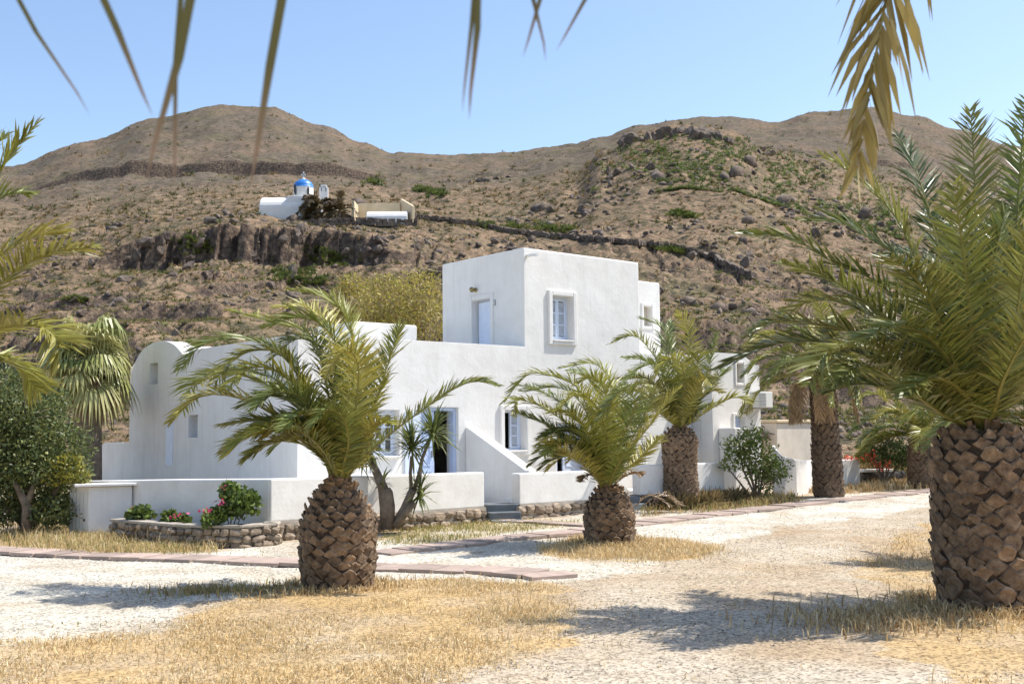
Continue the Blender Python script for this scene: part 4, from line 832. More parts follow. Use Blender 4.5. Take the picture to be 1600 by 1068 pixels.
for i in range(7):
    r_ = random.Random(i); j = lambda s=.09: r_.uniform(-s, s); pk = r_.uniform(.1, .3)
    out = [(-.52+j(), .15, .0+j()), (-.25+j(), .12, -.30+j()), (j(), .1, -.46+j()), (.25+j(), .12, -.30+j()), (.52+j(), .15, j()), (.24+j(), .1, .30+j()), (j(), .05, .44+j()), (-.24+j(), .1, .30+j())]
    lip = [(x*.86+j(.04), -.16-.42*max(0, z+.1)+j(.08), z*.82+.02+j(.03)) for x, y, z in out]; cen = [(x*.45+j(.08), -.20-.12*max(0, z)+j(.08), z*.45-.04) for x, y, z in out]
    V = out+lip+cen+[(j(.1), -.20+j(.08), -.05+j(.08))]
    F = [(k+o_, (k+1) % 8+o_, 8+(k+1) % 8+o_, 8+k+o_) for o_ in (0, 8) for k in range(8)]+[(16+k, 16+(k+1) % 8, 24) for k in range(8)]
    me = bpy.data.meshes.new('leaf_base'); me.from_pydata(V, [], F); me.update(); me.materials.append(M['scale']); SCALES.append(me)
def palm_trunk(root, base, h, prof, per, rowh, seed, single=True, lean=(0, 0), smat='scale'):
    """fibrous core with a spiral of cut leaf-base scales; prof maps 0..1 to radius"""
    r_ = random.Random(seed); mb = MB(); n_ = 14; base = Vector(base)
    cen = lambda k: base+Vector((lean[0]*k, lean[1]*k, h*k))
    mb.tube([cen(i/n_)+Vector((0, 0, -.08 if i == 0 else 0)) for i in range(n_+1)], [prof(i/n_)*.95 for i in range(n_+1)], 20); core = mb.build('trunk', M['trunkdark'], root, True)
    rows = int(h/rowh); V = []; F = []
    for j in range(rows):
        k = (j+.5)/rows
        for i in range(per):
            a = 2*math.pi*(i+(.5 if j % 2 else 0)+r_.uniform(-.16, .16))/per; R_ = prof(k)*r_.uniform(.97, 1.02); od = Vector((math.cos(a), math.sin(a), 0))
            p = cen(k)+od*R_*.96+Vector((0, 0, r_.uniform(-.02, .02))); wid = 2*math.pi*prof(k)/per*r_.uniform(.95, 1.2); hgt = rowh*2*r_.uniform(.85, 1.15); dep = .056*r_.uniform(.6, 1.4)*(1+.5*max(0, k-.75)*4*.4)
            q = Matrix.Rotation(a+math.pi/2, 4, 'Z') @ Matrix.Rotation(r_.uniform(-.15, .15), 4, 'Y') @ Matrix.Rotation(r_.uniform(.0, .35), 4, 'X')
            if single:
                o = bpy.data.objects.new('leaf_base', SCALES[r_.randrange(7)]); col.objects.link(o); o.parent = core
                o.matrix_local = Matrix.Translation(p-OFF[root]) @ q @ Matrix.Diagonal((wid, dep, hgt, 1))
            else:
                mt = Matrix.Translation(p) @ q @ Matrix.Diagonal((wid, dep, hgt, 1)); b = len(V); sm = SCALES[r_.randrange(7)]
                V += [tuple(mt @ v.co) for v in sm.vertices]; F += [tuple(b+x for x in f.vertices) for f in sm.polygons]
    if not single: tag(mk('leaf_bases', V, F, M[smat], core), kind='stuff')
    # cut stalk stubs and fibre around the crown
    mb = MB()
    for i in range(int(per*5)):
        a = r_.uniform(0, 6.283); R_ = prof(1)*r_.uniform(.3, 1.0); p = cen(1)+Vector((math.cos(a)*R_, math.sin(a)*R_, -.10+.14*(1-R_/prof(1)))); od = Vector((math.cos(a)*r_.uniform(.3, 1.1), math.sin(a)*r_.uniform(.3, 1.1), 1)).normalized(); l = r_.uniform(.05, .16)
        mb.box(p+od*l*.3, r_.uniform(.03, .08), r_.uniform(.012, .03), l*1.3, (-math.sin(a), math.cos(a), r_.uniform(-.2, .2)), od)
    mb.build('stalk_stubs', M['husk'], root)
    return core
def pxfronds(root, start, Y, specs, seed, L, pairs, **kw):
    """specs: (list of pixels after the start, depth shift at the tip[, overrides])"""
    for i, sp in enumerate(specs):
        pts, dY = sp[0], sp[1]; kk = dict(kw); kk.update(sp[2] if len(sp) > 2 else {}); n_ = len(pts); P = [Vector(start)+Vector((random.uniform(-.06, .06), random.uniform(-.06, .06), -.02))]
        for j, (x, y) in enumerate(pts): P.append(at(x, y, Y+dY*((j+1)/n_)**1.2))
        frond(P, root, L*kk.pop('Lk', 1), kk.pop('pairs', pairs), seed=seed+i, **kk)
def randfronds(root, start, n, ln, seed, L, pairs, az=(0, 6.283), el=(.3, 1.4), wind=(-.25, 0), **kw):
    r_ = random.Random(seed)
    for i in range(n):
        a = r_.uniform(*az); e = r_.uniform(*el); l = ln*r_.uniform(.75, 1.1); P = [Vector(start)]; d = Vector((math.cos(a)*math.cos(e), math.sin(a)*math.cos(e), math.sin(e))); p = Vector(start)
        for k in range(7):
            p = p+d*(l/7); P.append(p.copy()); d = (d+Vector((wind[0]*.35, wind[1]*.35, -.17-.12*k*.5))).normalized()
        frond(P, root, L, pairs, seed=seed*31+i, **kw)
def palm(name, base, label, group='date palms in the yard'):
    return thing(name, base, label, 'palm tree', group)
Z3 = lambda p, z: Vector((p.x, p.y, z))
# left foreground palm
Y1 = 12.95; b1 = Z3(at(528, 917, Y1), 0); z1 = at(530, 758, Y1).z
p1 = palm('palm_tree', b1, 'stout date palm with wind swept crown on white gravel by the dry grass')
palm_trunk(p1, b1, z1, lambda k: .455*(1-.06*(1-k))*(1 if k < .55 else 1-.62*((k-.55)/.45)**1.8)*(0.93+.07*min(1, k*6)), 17, .075, 1)
s1 = b1+Vector((0, 0, z1-.02))
pxfronds(p1, s1, Y1, [
 ([(535, 735), (552, 605), (552, 533), (536, 488), (504, 464), (456, 453)], .2), ([(525, 735), (519, 640), (525, 543), (504, 509), (468, 495), (412, 511)], -.3),
 ([(511, 730), (481, 620), (442, 557), (398, 547), (363, 564), (336, 597)], -.5), ([(505, 700), (472, 592), (440, 553), (387, 530), (319, 537), (279, 580)], .4),
 ([(515, 732), (473, 671), (436, 653), (387, 626), (336, 616), (301, 626), (266, 659)], -.5), ([(508, 722), (470, 684), (415, 657), (348, 664)], .3),
 ([(525, 732), (511, 677), (490, 650), (463, 650), (438, 672)], -1.0, {'Lk': .8}), ([(542, 732), (577, 653), (607, 567), (626, 508)], .5),
 ([(549, 737), (594, 691), (656, 643), (714, 605), (748, 595), (777, 602)], -.3, {'Lk': .8}), ([(539, 732), (556, 636), (559, 567), (539, 548), (508, 585)], -.9),
 ([(530, 720), (495, 540), (449, 509), (412, 499), (360, 484)], 1.2), ([(510, 720), (452, 610), (385, 580), (310, 592), (285, 640)], .8),
 ([(520, 730), (490, 640), (440, 585), (390, 575), (350, 610)], -.7), ([(528, 730), (520, 600), (500, 540), (462, 530), (425, 560)], .7),
 ([(532, 720), (538, 600), (520, 520), (480, 480), (430, 478)], .9), ([(520, 730), (480, 690), (430, 690), (385, 715)], -.6, {'Lk': .75}),
 ([(535, 735), (545, 690), (535, 650), (510, 640), (485, 670)], -1.1, {'Lk': .7}), ([(545, 735), (565, 690), (590, 660), (612, 662)], -.5, {'Lk': .7}),
 ([(525, 735), (500, 660), (470, 620), (430, 612), (395, 640)], -1.0), ([(545, 735), (562, 660), (572, 600), (565, 560)], 1.0), ([(515, 725), (470, 640), (415, 600), (350, 580), (310, 600)], 1.2)], 100, .39, 62)
randfronds(p1, s1, 12, 1.75, 111, .36, 50, az=(1.2, 5.0), el=(.95, 1.45), wind=(-.4, -.1))
# middle palm
Y2 = 17.5; b2 = Z3(at(953, 850, Y2), gz(Y2)); z2 = at(948, 764, Y2).z-b2.z
p2 = palm('palm_tree', b2, 'squat date palm in dry grass in front of the terrace steps')
palm_trunk(p2, b2, z2, lambda k: .40*(1 if k < .45 else 1-.55*((k-.45)/.55)**2)*(.95+.05*min(1, k*6)), 16, .068, 2)
s2 = b2+Vector((-.03, 0, z2-.02))
pxfronds(p2, s2, Y2, [
 ([(941, 750), (927, 669), (906, 611), (880, 593), (828, 584), (787, 628)], -.3), ([(941, 750), (921, 654), (895, 616), (866, 605), (816, 611)], .5),
 ([(938, 750), (909, 683), (872, 651), (837, 631), (808, 625), (801, 645)], -.6), ([(935, 748), (895, 701), (857, 666), (812, 645)], -.2), ([(933, 748), (901, 718), (852, 689)], -.8),
 ([(947, 750), (956, 683), (959, 619), (944, 579), (921, 567), (878, 574)], .3), ([(947, 750), (944, 683), (938, 625), (927, 590), (890, 578)], .8),
 ([(953, 750), (979, 712), (1014, 666), (1046, 625), (1062, 606)], -.4), ([(953, 750), (973, 683), (991, 640), (988, 616), (967, 612), (935, 655)], -1.0),
 ([(959, 750), (1002, 712), (1028, 683)], .6), ([(940, 745), (925, 690), (900, 650), (860, 640)], -1.2), ([(950, 745), (960, 690), (970, 640), (975, 600)], 1.0),
 ([(950, 745), (948, 690), (935, 640), (905, 615), (870, 640)], -1.3), ([(943, 745), (915, 670), (880, 630), (840, 610), (805, 600)], 1.2), ([(955, 745), (985, 690), (1010, 640), (1020, 605)], .8), ([(938, 748), (905, 700), (875, 690), (850, 712)], -.9, {'Lk': .8}),
 ([(955, 748), (972, 715), (985, 700)], -1., {'Lk': .7}), ([(945, 745), (950, 660), (945, 610), (925, 590), (900, 600)], -.6)], 200, .38, 56)
for dx, tx, ty in ((-12, 915, 742), (14, 996, 737)): pxfronds(p2, s2, Y2, [([(948+dx, 752), ((948+tx)/2, 742), (tx, ty)], -.4, dict(dead=True, color=(.33, .21, .11), L=.0))][0:0], 300, .2, 20)
pxfronds(p2, s2, Y2, [([(935, 752), (925, 742), (912, 745), (905, 752)], -.5), ([(965, 752), (980, 742), (996, 738), (1003, 743)], -.5)], 310, .14, 26, dead=True, color=(.33, .21, .11), bare=.45)
randfronds(p2, s2, 10, 1.6, 112, .36, 46, az=(.8, 5.5), el=(.95, 1.45), wind=(-.3, 0))
# third palm by the terrace wall
Y3 = 24.3; b3 = Z3(at(1064, 788, Y3), gz(Y3)); z3 = at(1063, 670, Y3).z-b3.z
p3 = palm('palm_tree', b3, 'tall stout date palm rising against the terrace wall and pale blue windows')
palm_trunk(p3, b3, z3, lambda k: .40*(1 if k < .82 else 1-.5*((k-.82)/.18)**2)*(.97+.03*math.sin(k*9)), 16, .075, 3, False)
s3 = b3+Vector((0, 0, z3-.02))
pxfronds(p3, s3, Y3, [
 ([(1057, 662), (1040, 596), (1020, 553), (991, 524), (954, 536)], -.4), ([(1057, 662), (1031, 590), (1008, 564), (972, 558)], .6), ([(1054, 662), (1025, 602), (996, 590), (954, 597)], -.7),
 ([(1063, 662), (1060, 596), (1046, 538), (1031, 509), (997, 496)], .4), ([(1063, 662), (1072, 596), (1078, 538), (1072, 503), (1055, 488)], -.2), ([(1066, 662), (1083, 596), (1092, 558), (1076, 560)], -1.0),
 ([(1072, 662), (1095, 611), (1112, 553), (1119, 522)], .3), ([(1075, 664), (1104, 643), (1142, 622), (1162, 625), (1160, 647)], -.5), ([(1072, 662), (1098, 619), (1124, 587), (1137, 575)], .8),
 ([(1054, 664), (1031, 643), (1011, 616), (973, 608), (957, 603)], -1.), ([(1053, 662), (1020, 630), (995, 640), (985, 668)], -.8), ([(1060, 662), (1050, 600), (1030, 570), (1000, 575), (975, 600)], -1.2),
 ([(1065, 662), (1070, 610), (1065, 570), (1045, 560), (1020, 590)], -1.3), ([(1060, 662), (1045, 580), (1040, 530), (1050, 500)], 1.2), ([(1068, 662), (1085, 620), (1100, 590), (1112, 600)], -.9), ([(1057, 662), (1030, 620), (1010, 600), (985, 580)], 1.2), ([(1070, 662), (1090, 640), (1110, 632)], .9)], 400, .41, 46, wd=.026)
randfronds(p3, s3, 10, 1.7, 113, .38, 40, el=(.5, 1.45), wind=(-.3, 0), wd=.026)
# right foreground palm
Y4 = 11.05; b4 = Z3(at(1549, 955, Y4), 0); z4 = at(1546, 672, Y4).z
p4 = palm('palm_tree', b4, 'massive date palm with diamond patterned trunk casting long frond shadows on the dirt')
palm_trunk(p4, b4, z4, lambda k: .525*(1 if k < .8 else 1-.32*((k-.8)/.2)**2)*(.94+.06*min(1, k*5)), 17, .1, 4)
s4 = b4+Vector((0, 0, z4-.02))
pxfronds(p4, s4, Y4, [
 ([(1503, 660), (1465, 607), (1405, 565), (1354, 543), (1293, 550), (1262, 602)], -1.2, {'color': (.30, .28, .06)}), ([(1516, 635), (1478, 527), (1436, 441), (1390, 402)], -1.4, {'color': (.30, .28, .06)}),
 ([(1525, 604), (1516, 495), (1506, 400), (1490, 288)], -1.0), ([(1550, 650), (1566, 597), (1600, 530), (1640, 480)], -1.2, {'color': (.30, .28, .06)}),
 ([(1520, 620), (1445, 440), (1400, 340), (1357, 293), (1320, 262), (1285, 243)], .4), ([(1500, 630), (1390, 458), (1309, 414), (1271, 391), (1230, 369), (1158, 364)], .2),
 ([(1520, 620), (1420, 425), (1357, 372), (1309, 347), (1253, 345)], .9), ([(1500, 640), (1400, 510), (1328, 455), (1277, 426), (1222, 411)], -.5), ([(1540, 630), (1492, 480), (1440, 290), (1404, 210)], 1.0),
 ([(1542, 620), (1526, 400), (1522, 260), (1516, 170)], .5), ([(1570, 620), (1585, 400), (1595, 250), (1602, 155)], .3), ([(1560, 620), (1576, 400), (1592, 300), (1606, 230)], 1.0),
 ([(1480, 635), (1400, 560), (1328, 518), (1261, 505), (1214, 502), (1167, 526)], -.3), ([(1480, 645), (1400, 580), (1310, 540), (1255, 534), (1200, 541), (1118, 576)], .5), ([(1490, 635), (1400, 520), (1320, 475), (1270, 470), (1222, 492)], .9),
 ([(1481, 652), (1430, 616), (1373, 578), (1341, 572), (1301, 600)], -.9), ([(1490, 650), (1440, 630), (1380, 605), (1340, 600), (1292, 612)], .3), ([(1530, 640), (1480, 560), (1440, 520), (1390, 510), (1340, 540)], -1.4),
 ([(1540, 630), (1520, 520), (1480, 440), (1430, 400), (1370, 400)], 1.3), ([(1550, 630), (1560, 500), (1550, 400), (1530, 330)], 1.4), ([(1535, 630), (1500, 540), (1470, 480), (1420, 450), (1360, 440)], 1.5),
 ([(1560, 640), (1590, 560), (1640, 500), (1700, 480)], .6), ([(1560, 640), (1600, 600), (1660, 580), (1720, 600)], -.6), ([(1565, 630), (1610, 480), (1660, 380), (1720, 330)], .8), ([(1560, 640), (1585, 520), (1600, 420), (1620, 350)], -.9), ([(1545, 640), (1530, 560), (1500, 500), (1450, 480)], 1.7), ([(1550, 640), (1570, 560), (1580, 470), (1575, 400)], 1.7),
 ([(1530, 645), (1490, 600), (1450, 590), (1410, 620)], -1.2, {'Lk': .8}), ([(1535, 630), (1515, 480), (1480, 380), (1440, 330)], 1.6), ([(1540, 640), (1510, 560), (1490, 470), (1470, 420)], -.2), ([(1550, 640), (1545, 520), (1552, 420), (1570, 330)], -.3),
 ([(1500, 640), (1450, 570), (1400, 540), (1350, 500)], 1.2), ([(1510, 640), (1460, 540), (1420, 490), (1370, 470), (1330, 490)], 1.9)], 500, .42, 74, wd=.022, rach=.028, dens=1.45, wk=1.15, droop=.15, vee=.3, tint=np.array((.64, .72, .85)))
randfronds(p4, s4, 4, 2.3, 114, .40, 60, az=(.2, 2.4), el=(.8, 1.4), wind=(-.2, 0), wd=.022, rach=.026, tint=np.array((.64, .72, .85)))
# tall palm with dead skirt
Y5 = 26.6; b5 = Z3(at(1295, 764, Y5), gz(Y5)); ln5 = at(1284, 590, Y5); z5 = ln5.z-b5.z
p5 = palm('palm_tree', b5, 'slender trunked tall palm with brown hanging dead fronds')
palm_trunk(p5, b5, z5, lambda k: .345*(1.05 if k < .42 else .98)*(1-.12*k), 13, .1, 5, False, (ln5.x-b5.x, 0))
s5 = Vector((ln5.x, Y5, ln5.z)); randfronds(p5, s5, 32, 2.3, 51, .40, 40, el=(.1, 1.4), wd=.028)
for i in range(8):
    a = random.uniform(2.2, 5.2) if i < 6 else random.uniform(0, 6.28); P = [s5+Vector((0, 0, -.05)), s5+Vector((math.cos(a)*.4, math.sin(a)*.4, .05)), s5+Vector((math.cos(a)*.75, math.sin(a)*.75, -.35)), s5+Vector((math.cos(a)*.85, math.sin(a)*.85, -1.05))]
    frond(P, p5, .3, 30, seed=700+i, color=(.36, .23, .115), dead=True, droop=1.2, wd=.026)
# small palm further right
Y6 = 29.5; b6 = Z3(at(1438, 742, Y6), gz(Y6)); z6 = at(1437, 686, Y6).z-b6.z
p6 = palm('palm_tree', b6, 'small date palm beyond the red flowered bush'); palm_trunk(p6, b6, z6, lambda k: .33*(1-.25*k*k), 14, .075, 6, False)
s6 = b6+Vector((0, 0, z6)); randfronds(p6, s6, 18, 2.1, 61, .36, 40, el=(.25, 1.3), wd=.028)
pxfronds(p6, s6, Y6, [([(1425, 660), (1395, 625), (1360, 615), (1335, 630)], 0), ([(1428, 665), (1395, 645), (1350, 655), (1335, 670)], -.3), ([(1440, 660), (1430, 610), (1400, 590), (1360, 600)], .3), ([(1450, 665), (1470, 640), (1495, 650)], -.3)], 620, .36, 44, wd=.028)
# palm beyond the left edge
Y7 = 10.5; b7 = Z3(at(-150, 900, Y7), 0); p7 = palm('palm_tree', b7, 'date palm at the left edge reaching its fronds over the leafy bush')
s7 = at(-130, 590, Y7); palm_trunk(p7, b7, s7.z, lambda k: .42*(1-.3*k*k), 15, .1, 7, False); 
pxfronds(p7, s7, Y7, [([(-80, 420), (-20, 310), (15, 245), (58, 193)], .3), ([(-80, 440), (-30, 345), (10, 305), (50, 303)], .6, {'Lk': .85}), ([(-90, 545), (-20, 462), (60, 402), (143, 385)], -.3, {'color': (.30, .28, .06)}), ([(-90, 560), (-20, 520), (50, 508), (88, 530), (92, 570)], -.6, {'color': (.30, .28, .06)}),
 ([(-100, 520), (-30, 430), (40, 375), (105, 362)], .8), ([(-100, 580), (-40, 560), (20, 570), (60, 610)], .5), ([(-110, 450), (-80, 330), (-40, 250), (10, 210)], 1.)], 720, .42, 60, wd=.026)
randfronds(p7, s7, 12, 2.5, 71, .42, 50, az=(1.6, 4.7))
# palm beyond the right edge (its fronds and shadow reach in)
b8 = Vector((7.5, 14.8, 0)); p8 = palm('palm_tree', b8, 'date palm standing behind the massive diamond patterned trunk'); palm_trunk(p8, b8, 1.5, lambda k: .45*(1-.3*k*k), 15, .1, 8, False); randfronds(p8, b8+Vector((0, 0, 1.5)), 24, 2.5, 81, .4, 50)
# palm over the camera: only drooping tips of two fronds hang into view
b9 = Vector((2.9, 1.2, 0)); p9 = palm('palm_tree', b9, 'overhanging date palm whose drooping frond tips cross the sky'); s9 = b9+Vector((0, 0, 4.3)); palm_trunk(p9, b9, 4.3, lambda k: .4-.1*k, 14, .13, 9, False)
frond([s9, (2.5, 2.6, 5.0), (1.85, 3.6, 4.7), (1.52, 4.0, 3.75), (1.37, 4.0, 3.2), (1.26, 4.0, 2.66)], p9, .42, 95, wd=.024, seed=903, droop=.9, color=(.36, .27, .08), vee=.05, rag=.3, spread=.72)
randfronds(p9, s9, 9, 2.6, 91, .4, 40, az=(-1.2, 1.2), el=(.6, 1.3), wind=(.1, -.1))
# the frond crossing above the lens: a bare arching stalk with long hanging leaflets
def hangleaf(V, F, C, p0, p1, wd, tipc):
    p0, p1 = Vector(p0), Vector(p1); m_ = p0.lerp(p1, .55)+Vector((random.uniform(-.01, .01), 0, 0)); q = p0.lerp(p1, .86); s = Vector((1, .25, 0)).normalized(); b = len(V)
    for p, w_ in ((p0, wd), (m_, wd*.85), (q, wd*.4)): V.append(tuple(p-s*w_/2)); V.append(tuple(p+s*w_/2))
    V.append(tuple(p1)); F.extend([(b, b+1, b+3, b+2), (b+2, b+3, b+5, b+4), (b+4, b+5, b+6)]); C.extend([(.16, .14, .03)]*2+[(.15, .125, .03)]*2+[tipc]*3)
Yh = 1.55; V, F, C = [], [], []
for (x0, x1, y1, wd, dY) in ((35, 142, 182, .009, .15), (160, 240, 185, .013, 0), (292, 228, 285, .015, -.05), (286, 270, 305, .009, .0), (441, 390, 300, .015, .0), (742, 733, 190, .012, .1), (738, 722, 178, .008, .1), (846, 816, 92, .009, .25), (842, 853, 98, .009, .25), (915, 868, 82, .009, .3)):
    top = at(x0, -110, Yh+dY); tip = at(x1, y1, Yh+dY); e0 = at(x0, 0, Yh+dY); top = e0+(e0-at(x0+(x1-x0)*.35, y1*.35, Yh+dY)).normalized()*.13; hangleaf(V, F, C, top, tip, wd, (.33, .21, .12))
for x in range(-150, 1500, 45):
    p = at(x, -150, Yh+.1+random.uniform(-.1, .2)); hangleaf(V, F, C, p+Vector((0, 0, .12)), p+Vector((random.uniform(-.05, .05), random.uniform(-.1, .1), .02)), .015, (.28, .2, .08))
S_ = smooth_path([s9, (2.3, 1.5, 4.1), (1.3, 1.75, 3.1), (.5, 1.7, 2.55), (0, 1.65, 2.45), (-.5, 1.62, 2.42), (-1.0, 1.6, 2.40)], 40)
mbt = MB(); mbt.tube([tuple(p) for p in S_], [.02-.015*i/39 for i in range(40)], 6); b = len(V); V += mbt.V; F += [tuple(b+i for i in f) for f in mbt.F]; C += [(.26, .22, .07)]*len(mbt.V)
mk('frond', V, F, M['frond'], p9, np.array(C))
# dark palms by the chapel
for k, (x, y, h_) in enumerate(((497, 349, 3.0), (528, 349, 2.3))):
    pb = hill_at(x, y, 112, 200); pb.y = CY-1.2; pb = at(x, y, CY-1.2); q = palm('palm_tree', pb, ('taller', 'lower')[k]+' brownish palm growing beside the chapel', 'palms at the chapel'); mb = MB(); mb.tube([pb+Vector((0, 0, -1)), pb+Vector((0, 0, h_*.6))], [.45, .35], 8); mb.build('trunk', M['bark'], q)
    randfronds(q, pb+Vector((0, 0, h_*.62)), 26, 3.0, 95+k, .75, 16, el=(-.1, 1.4), wd=.12, color=(.12, .085, .04)); randfronds(q, pb+Vector((0, 0, h_*.4)), 12, 2.2, 97+k, .7, 14, el=(-.7, .3), wd=.12, color=(.16, .11, .055))
# ---------------------------------------------------------------- fan palm behind the leafy bush
Yf = 25.5; fb_ = at(138, 690, Yf); fpb = Vector((fb_.x, Yf, gz(Yf))); fp = thing('fan_palm', fpb, 'fan palm with pale drooping leaves and brown skirt beside the vaulted wing', 'palm tree'); fc = at(140, 565, Yf)
mb = MB(); mb.tube([fpb+Vector((0, 0, -.1)), fpb.lerp(fc, .5), fc], [.34, .3, .24], 12); mb.build('trunk', M['bark'], fp)
def fanleaf(c, d, R_, colr, seed, droop, petiole):
    r_ = np.random.default_rng(seed); d = Vector(d).normalized(); sd_ = d.cross(Vector((0, 0, 1)));
    if sd_.length < .1: sd_ = Vector((1, 0, 0))
    sd_.normalize(); up = sd_.cross(d); c = Vector(c); h = c+d*petiole; V, F, C = [], [], []
    mbp = MB(); mbp.tube([c, h], [.022, .014], 4); V += mbp.V; F += mbp.F; C += [(.22, .21, .06)]*len(V); n_ = 34
    for i in range(n_):
        a = -1.75+3.5*(i+r_.uniform(-.3, .3))/(n_-1); dr = d*math.cos(a)+sd_*math.sin(a)+up*(.12*(i % 2)); l = R_*(1-.18*abs(a)/1.75)*r_.uniform(.9, 1.08); w_ = R_*.042
        m_ = h+dr*l*.55; tp = h+dr*l*.8+Vector((0, 0, -l*droop*.35)); tp2 = tp+(dr*.12+Vector((0, 0, -droop*.35)))*l; px_ = dr.cross(up).normalized(); b = len(V); cc = np.array(colr)*r_.uniform(.8, 1.25)
        V += [tuple(h), tuple(m_-px_*w_), tuple(m_+px_*w_), tuple(tp-px_*w_*.5), tuple(tp+px_*w_*.5), tuple(tp2)]; F += [(b, b+2, b+1), (b+1, b+2, b+4, b+3), (b+3, b+4, b+5)]; C += [tuple(cc)]*3+[tuple(cc*1.05)]*2+[tuple(cc*.6+np.array((.3, .22, .1))*.4)]
    mk('fan_leaf', V, F, M['frond'], fp, np.clip(np.array(C), 0, 1))
for i in range(34):
    a = i*2.39996; e = math.radians(82-i*3.6+random.uniform(-18, 18)); d = (math.cos(a)*math.cos(e), math.sin(a)*math.cos(e), math.sin(e)); fanleaf(fc, d, random.uniform(.65, .98), ((.34, .34, .11), (.42, .40, .16), (.26, .28, .09))[i % 3], i, random.uniform(.5, 1.2), random.uniform(.35, .7))
for i in range(22):
    a = i*2.4+.5; e = math.radians(random.uniform(-75, -35)); d = (math.cos(a)*math.cos(e), math.sin(a)*math.cos(e), math.sin(e)); fanleaf(fc+Vector((0, 0, -.15)), d, random.uniform(.5, .7), ((.34, .24, .11), (.27, .18, .085))[i % 2], 50+i, .9, random.uniform(.25, .5))
# ---------------------------------------------------------------- shrubs and flowers
def leafcloud(blobs, n, size, pal, seed, asp=.45, shell=.55):
    """leaf-sized rhombic faces spread through a set of ellipsoids"""
    r = np.random.default_rng(seed); bl = np.array(blobs, float); vol = bl[:, 3]*bl[:, 4]*bl[:, 5]; pick = r.choice(len(bl), n, p=vol**.8/np.sum(vol**.8))
    d = nrm(r.normal(0, 1, (n, 3))); rad = (shell+(1-shell)*r.random(n))**.8*r.uniform(.75, 1.12, n); P = bl[pick, :3]+d*bl[pick, 3:6]*rad[:, None]
    ax = nrm(d*.6+r.normal(0, .7, (n, 3))+np.array((0, 0, .15))); sd_ = nrm(np.cross(ax, r.normal(0, 1, (n, 3)))); s = size*r.uniform(.6, 1.3, n)[:, None]
    V = np.stack([P, P+ax*s*.5+sd_*s*asp*.5, P+ax*s, P+ax*s*.5-sd_*s*asp*.5], 1).reshape(-1, 3); pal = np.array(pal); C = np.repeat(pal[r.integers(0, len(pal), n)]*r.uniform(.7, 1.3, (n, 1)), 4, 0)
    return V, np.arange(4*n).reshape(-1, 4), np.clip(C, 0, 1)
def bush(name, base, label, cat, blobs, n, size, pal, seed, stems=6, sr=.03, asp=.45, shell=.5, smat='bark', group=None):
    t = thing(name, base, label, cat, group); base = Vector(base); r_ = random.Random(seed); mb = MB()
    for i in range(stems):
        bl = blobs[i % len(blobs)]; e = Vector(bl[:3])+Vector((r_.uniform(-.5, .5)*bl[3], r_.uniform(-.5, .5)*bl[4], r_.uniform(-.2, .5)*bl[5])); m_ = base.lerp(e, .5)+Vector((r_.uniform(-.1, .1), r_.uniform(-.1, .1), .05))
        mb.tube([base+Vector((r_.uniform(-.05, .05), r_.uniform(-.05, .05), -.06)), m_, e], [sr, sr*.7, sr*.25], 6)
        for j in range(3):
            q = m_.lerp(e, r_.uniform(0, .8)); mb.tube([q, q+Vector((r_.uniform(-1, 1)*bl[3]*.6, r_.uniform(-1, 1)*bl[4]*.6, r_.uniform(0, 1)*bl[5]*.6))], [sr*.35, sr*.12], 4)
    mb.build('stem', M[smat], t); V, F, C = leafcloud(blobs, n, size, pal, seed, asp, shell); mk('foliage', V, F, M['leaf'], t, C); return t
def B(x, y, Y, rx, rz, ry=None): p = at(x, y, Y); return (p.x, p.y, p.z, rx, ry or rx, rz)
OL = [(.11, .14, .045), (.15, .18, .06), (.08, .105, .035), (.22, .23, .07)]
Yb = 19.8; t = bush('olive_bush', at(44, 822, Yb), 'dense leafy green bush with forked trunk left of the white cupboard', 'bush', [B(30, 680, Yb, .95, .75), B(85, 700, Yb, .7, .55), B(10, 610, Yb+.3, .8, .45), B(60, 630, Yb+.5, .6, .4), B(110, 740, Yb-.2, .38, .32), B(-30, 700, Yb, .9, .9), B(100, 780, Yb+.2, .45, .4), B(-10, 775, Yb+.6, .7, .5), B(70, 790, Yb+.9, .7, .35), B(20, 640, Yb-.3, .7, .5), B(60, 730, Yb-.4, .6, .4), B(0, 740, Yb-.4, .6, .5), B(85, 800, Yb-.3, .5, .28), B(-5, 800, Yb-.2, .5, .28), B(130, 805, Yb+.1, .3, .2), B(60, 770, Yb+.2, .5, .3)], 36000, .08, OL, 1, 10, .07)
V, F, C = leafcloud([B(105, 725, Yb-.45, .3, .18), B(90, 745, Yb-.5, .28, .14), B(125, 745, Yb-.3, .2, .12)], 900, .08, [(.30, .27, .04), (.24, .24, .05)], 2); mk('new_growth', V, F, M['leaf'], t, C)
mb = MB(); tb = at(42, 822, Yb-.5); mb.tube([tb+Vector((0, 0, -.05)), at(42, 790, Yb-.5), at(30, 765, Yb-.5), at(20, 748, Yb-.5)], [.09, .08, .06, .04], 8); mb.tube([at(42, 790, Yb-.5), at(50, 765, Yb-.45), at(58, 745, Yb-.4)], [.06, .05, .03], 8); mb.build('trunk', M['bark'], t, True)
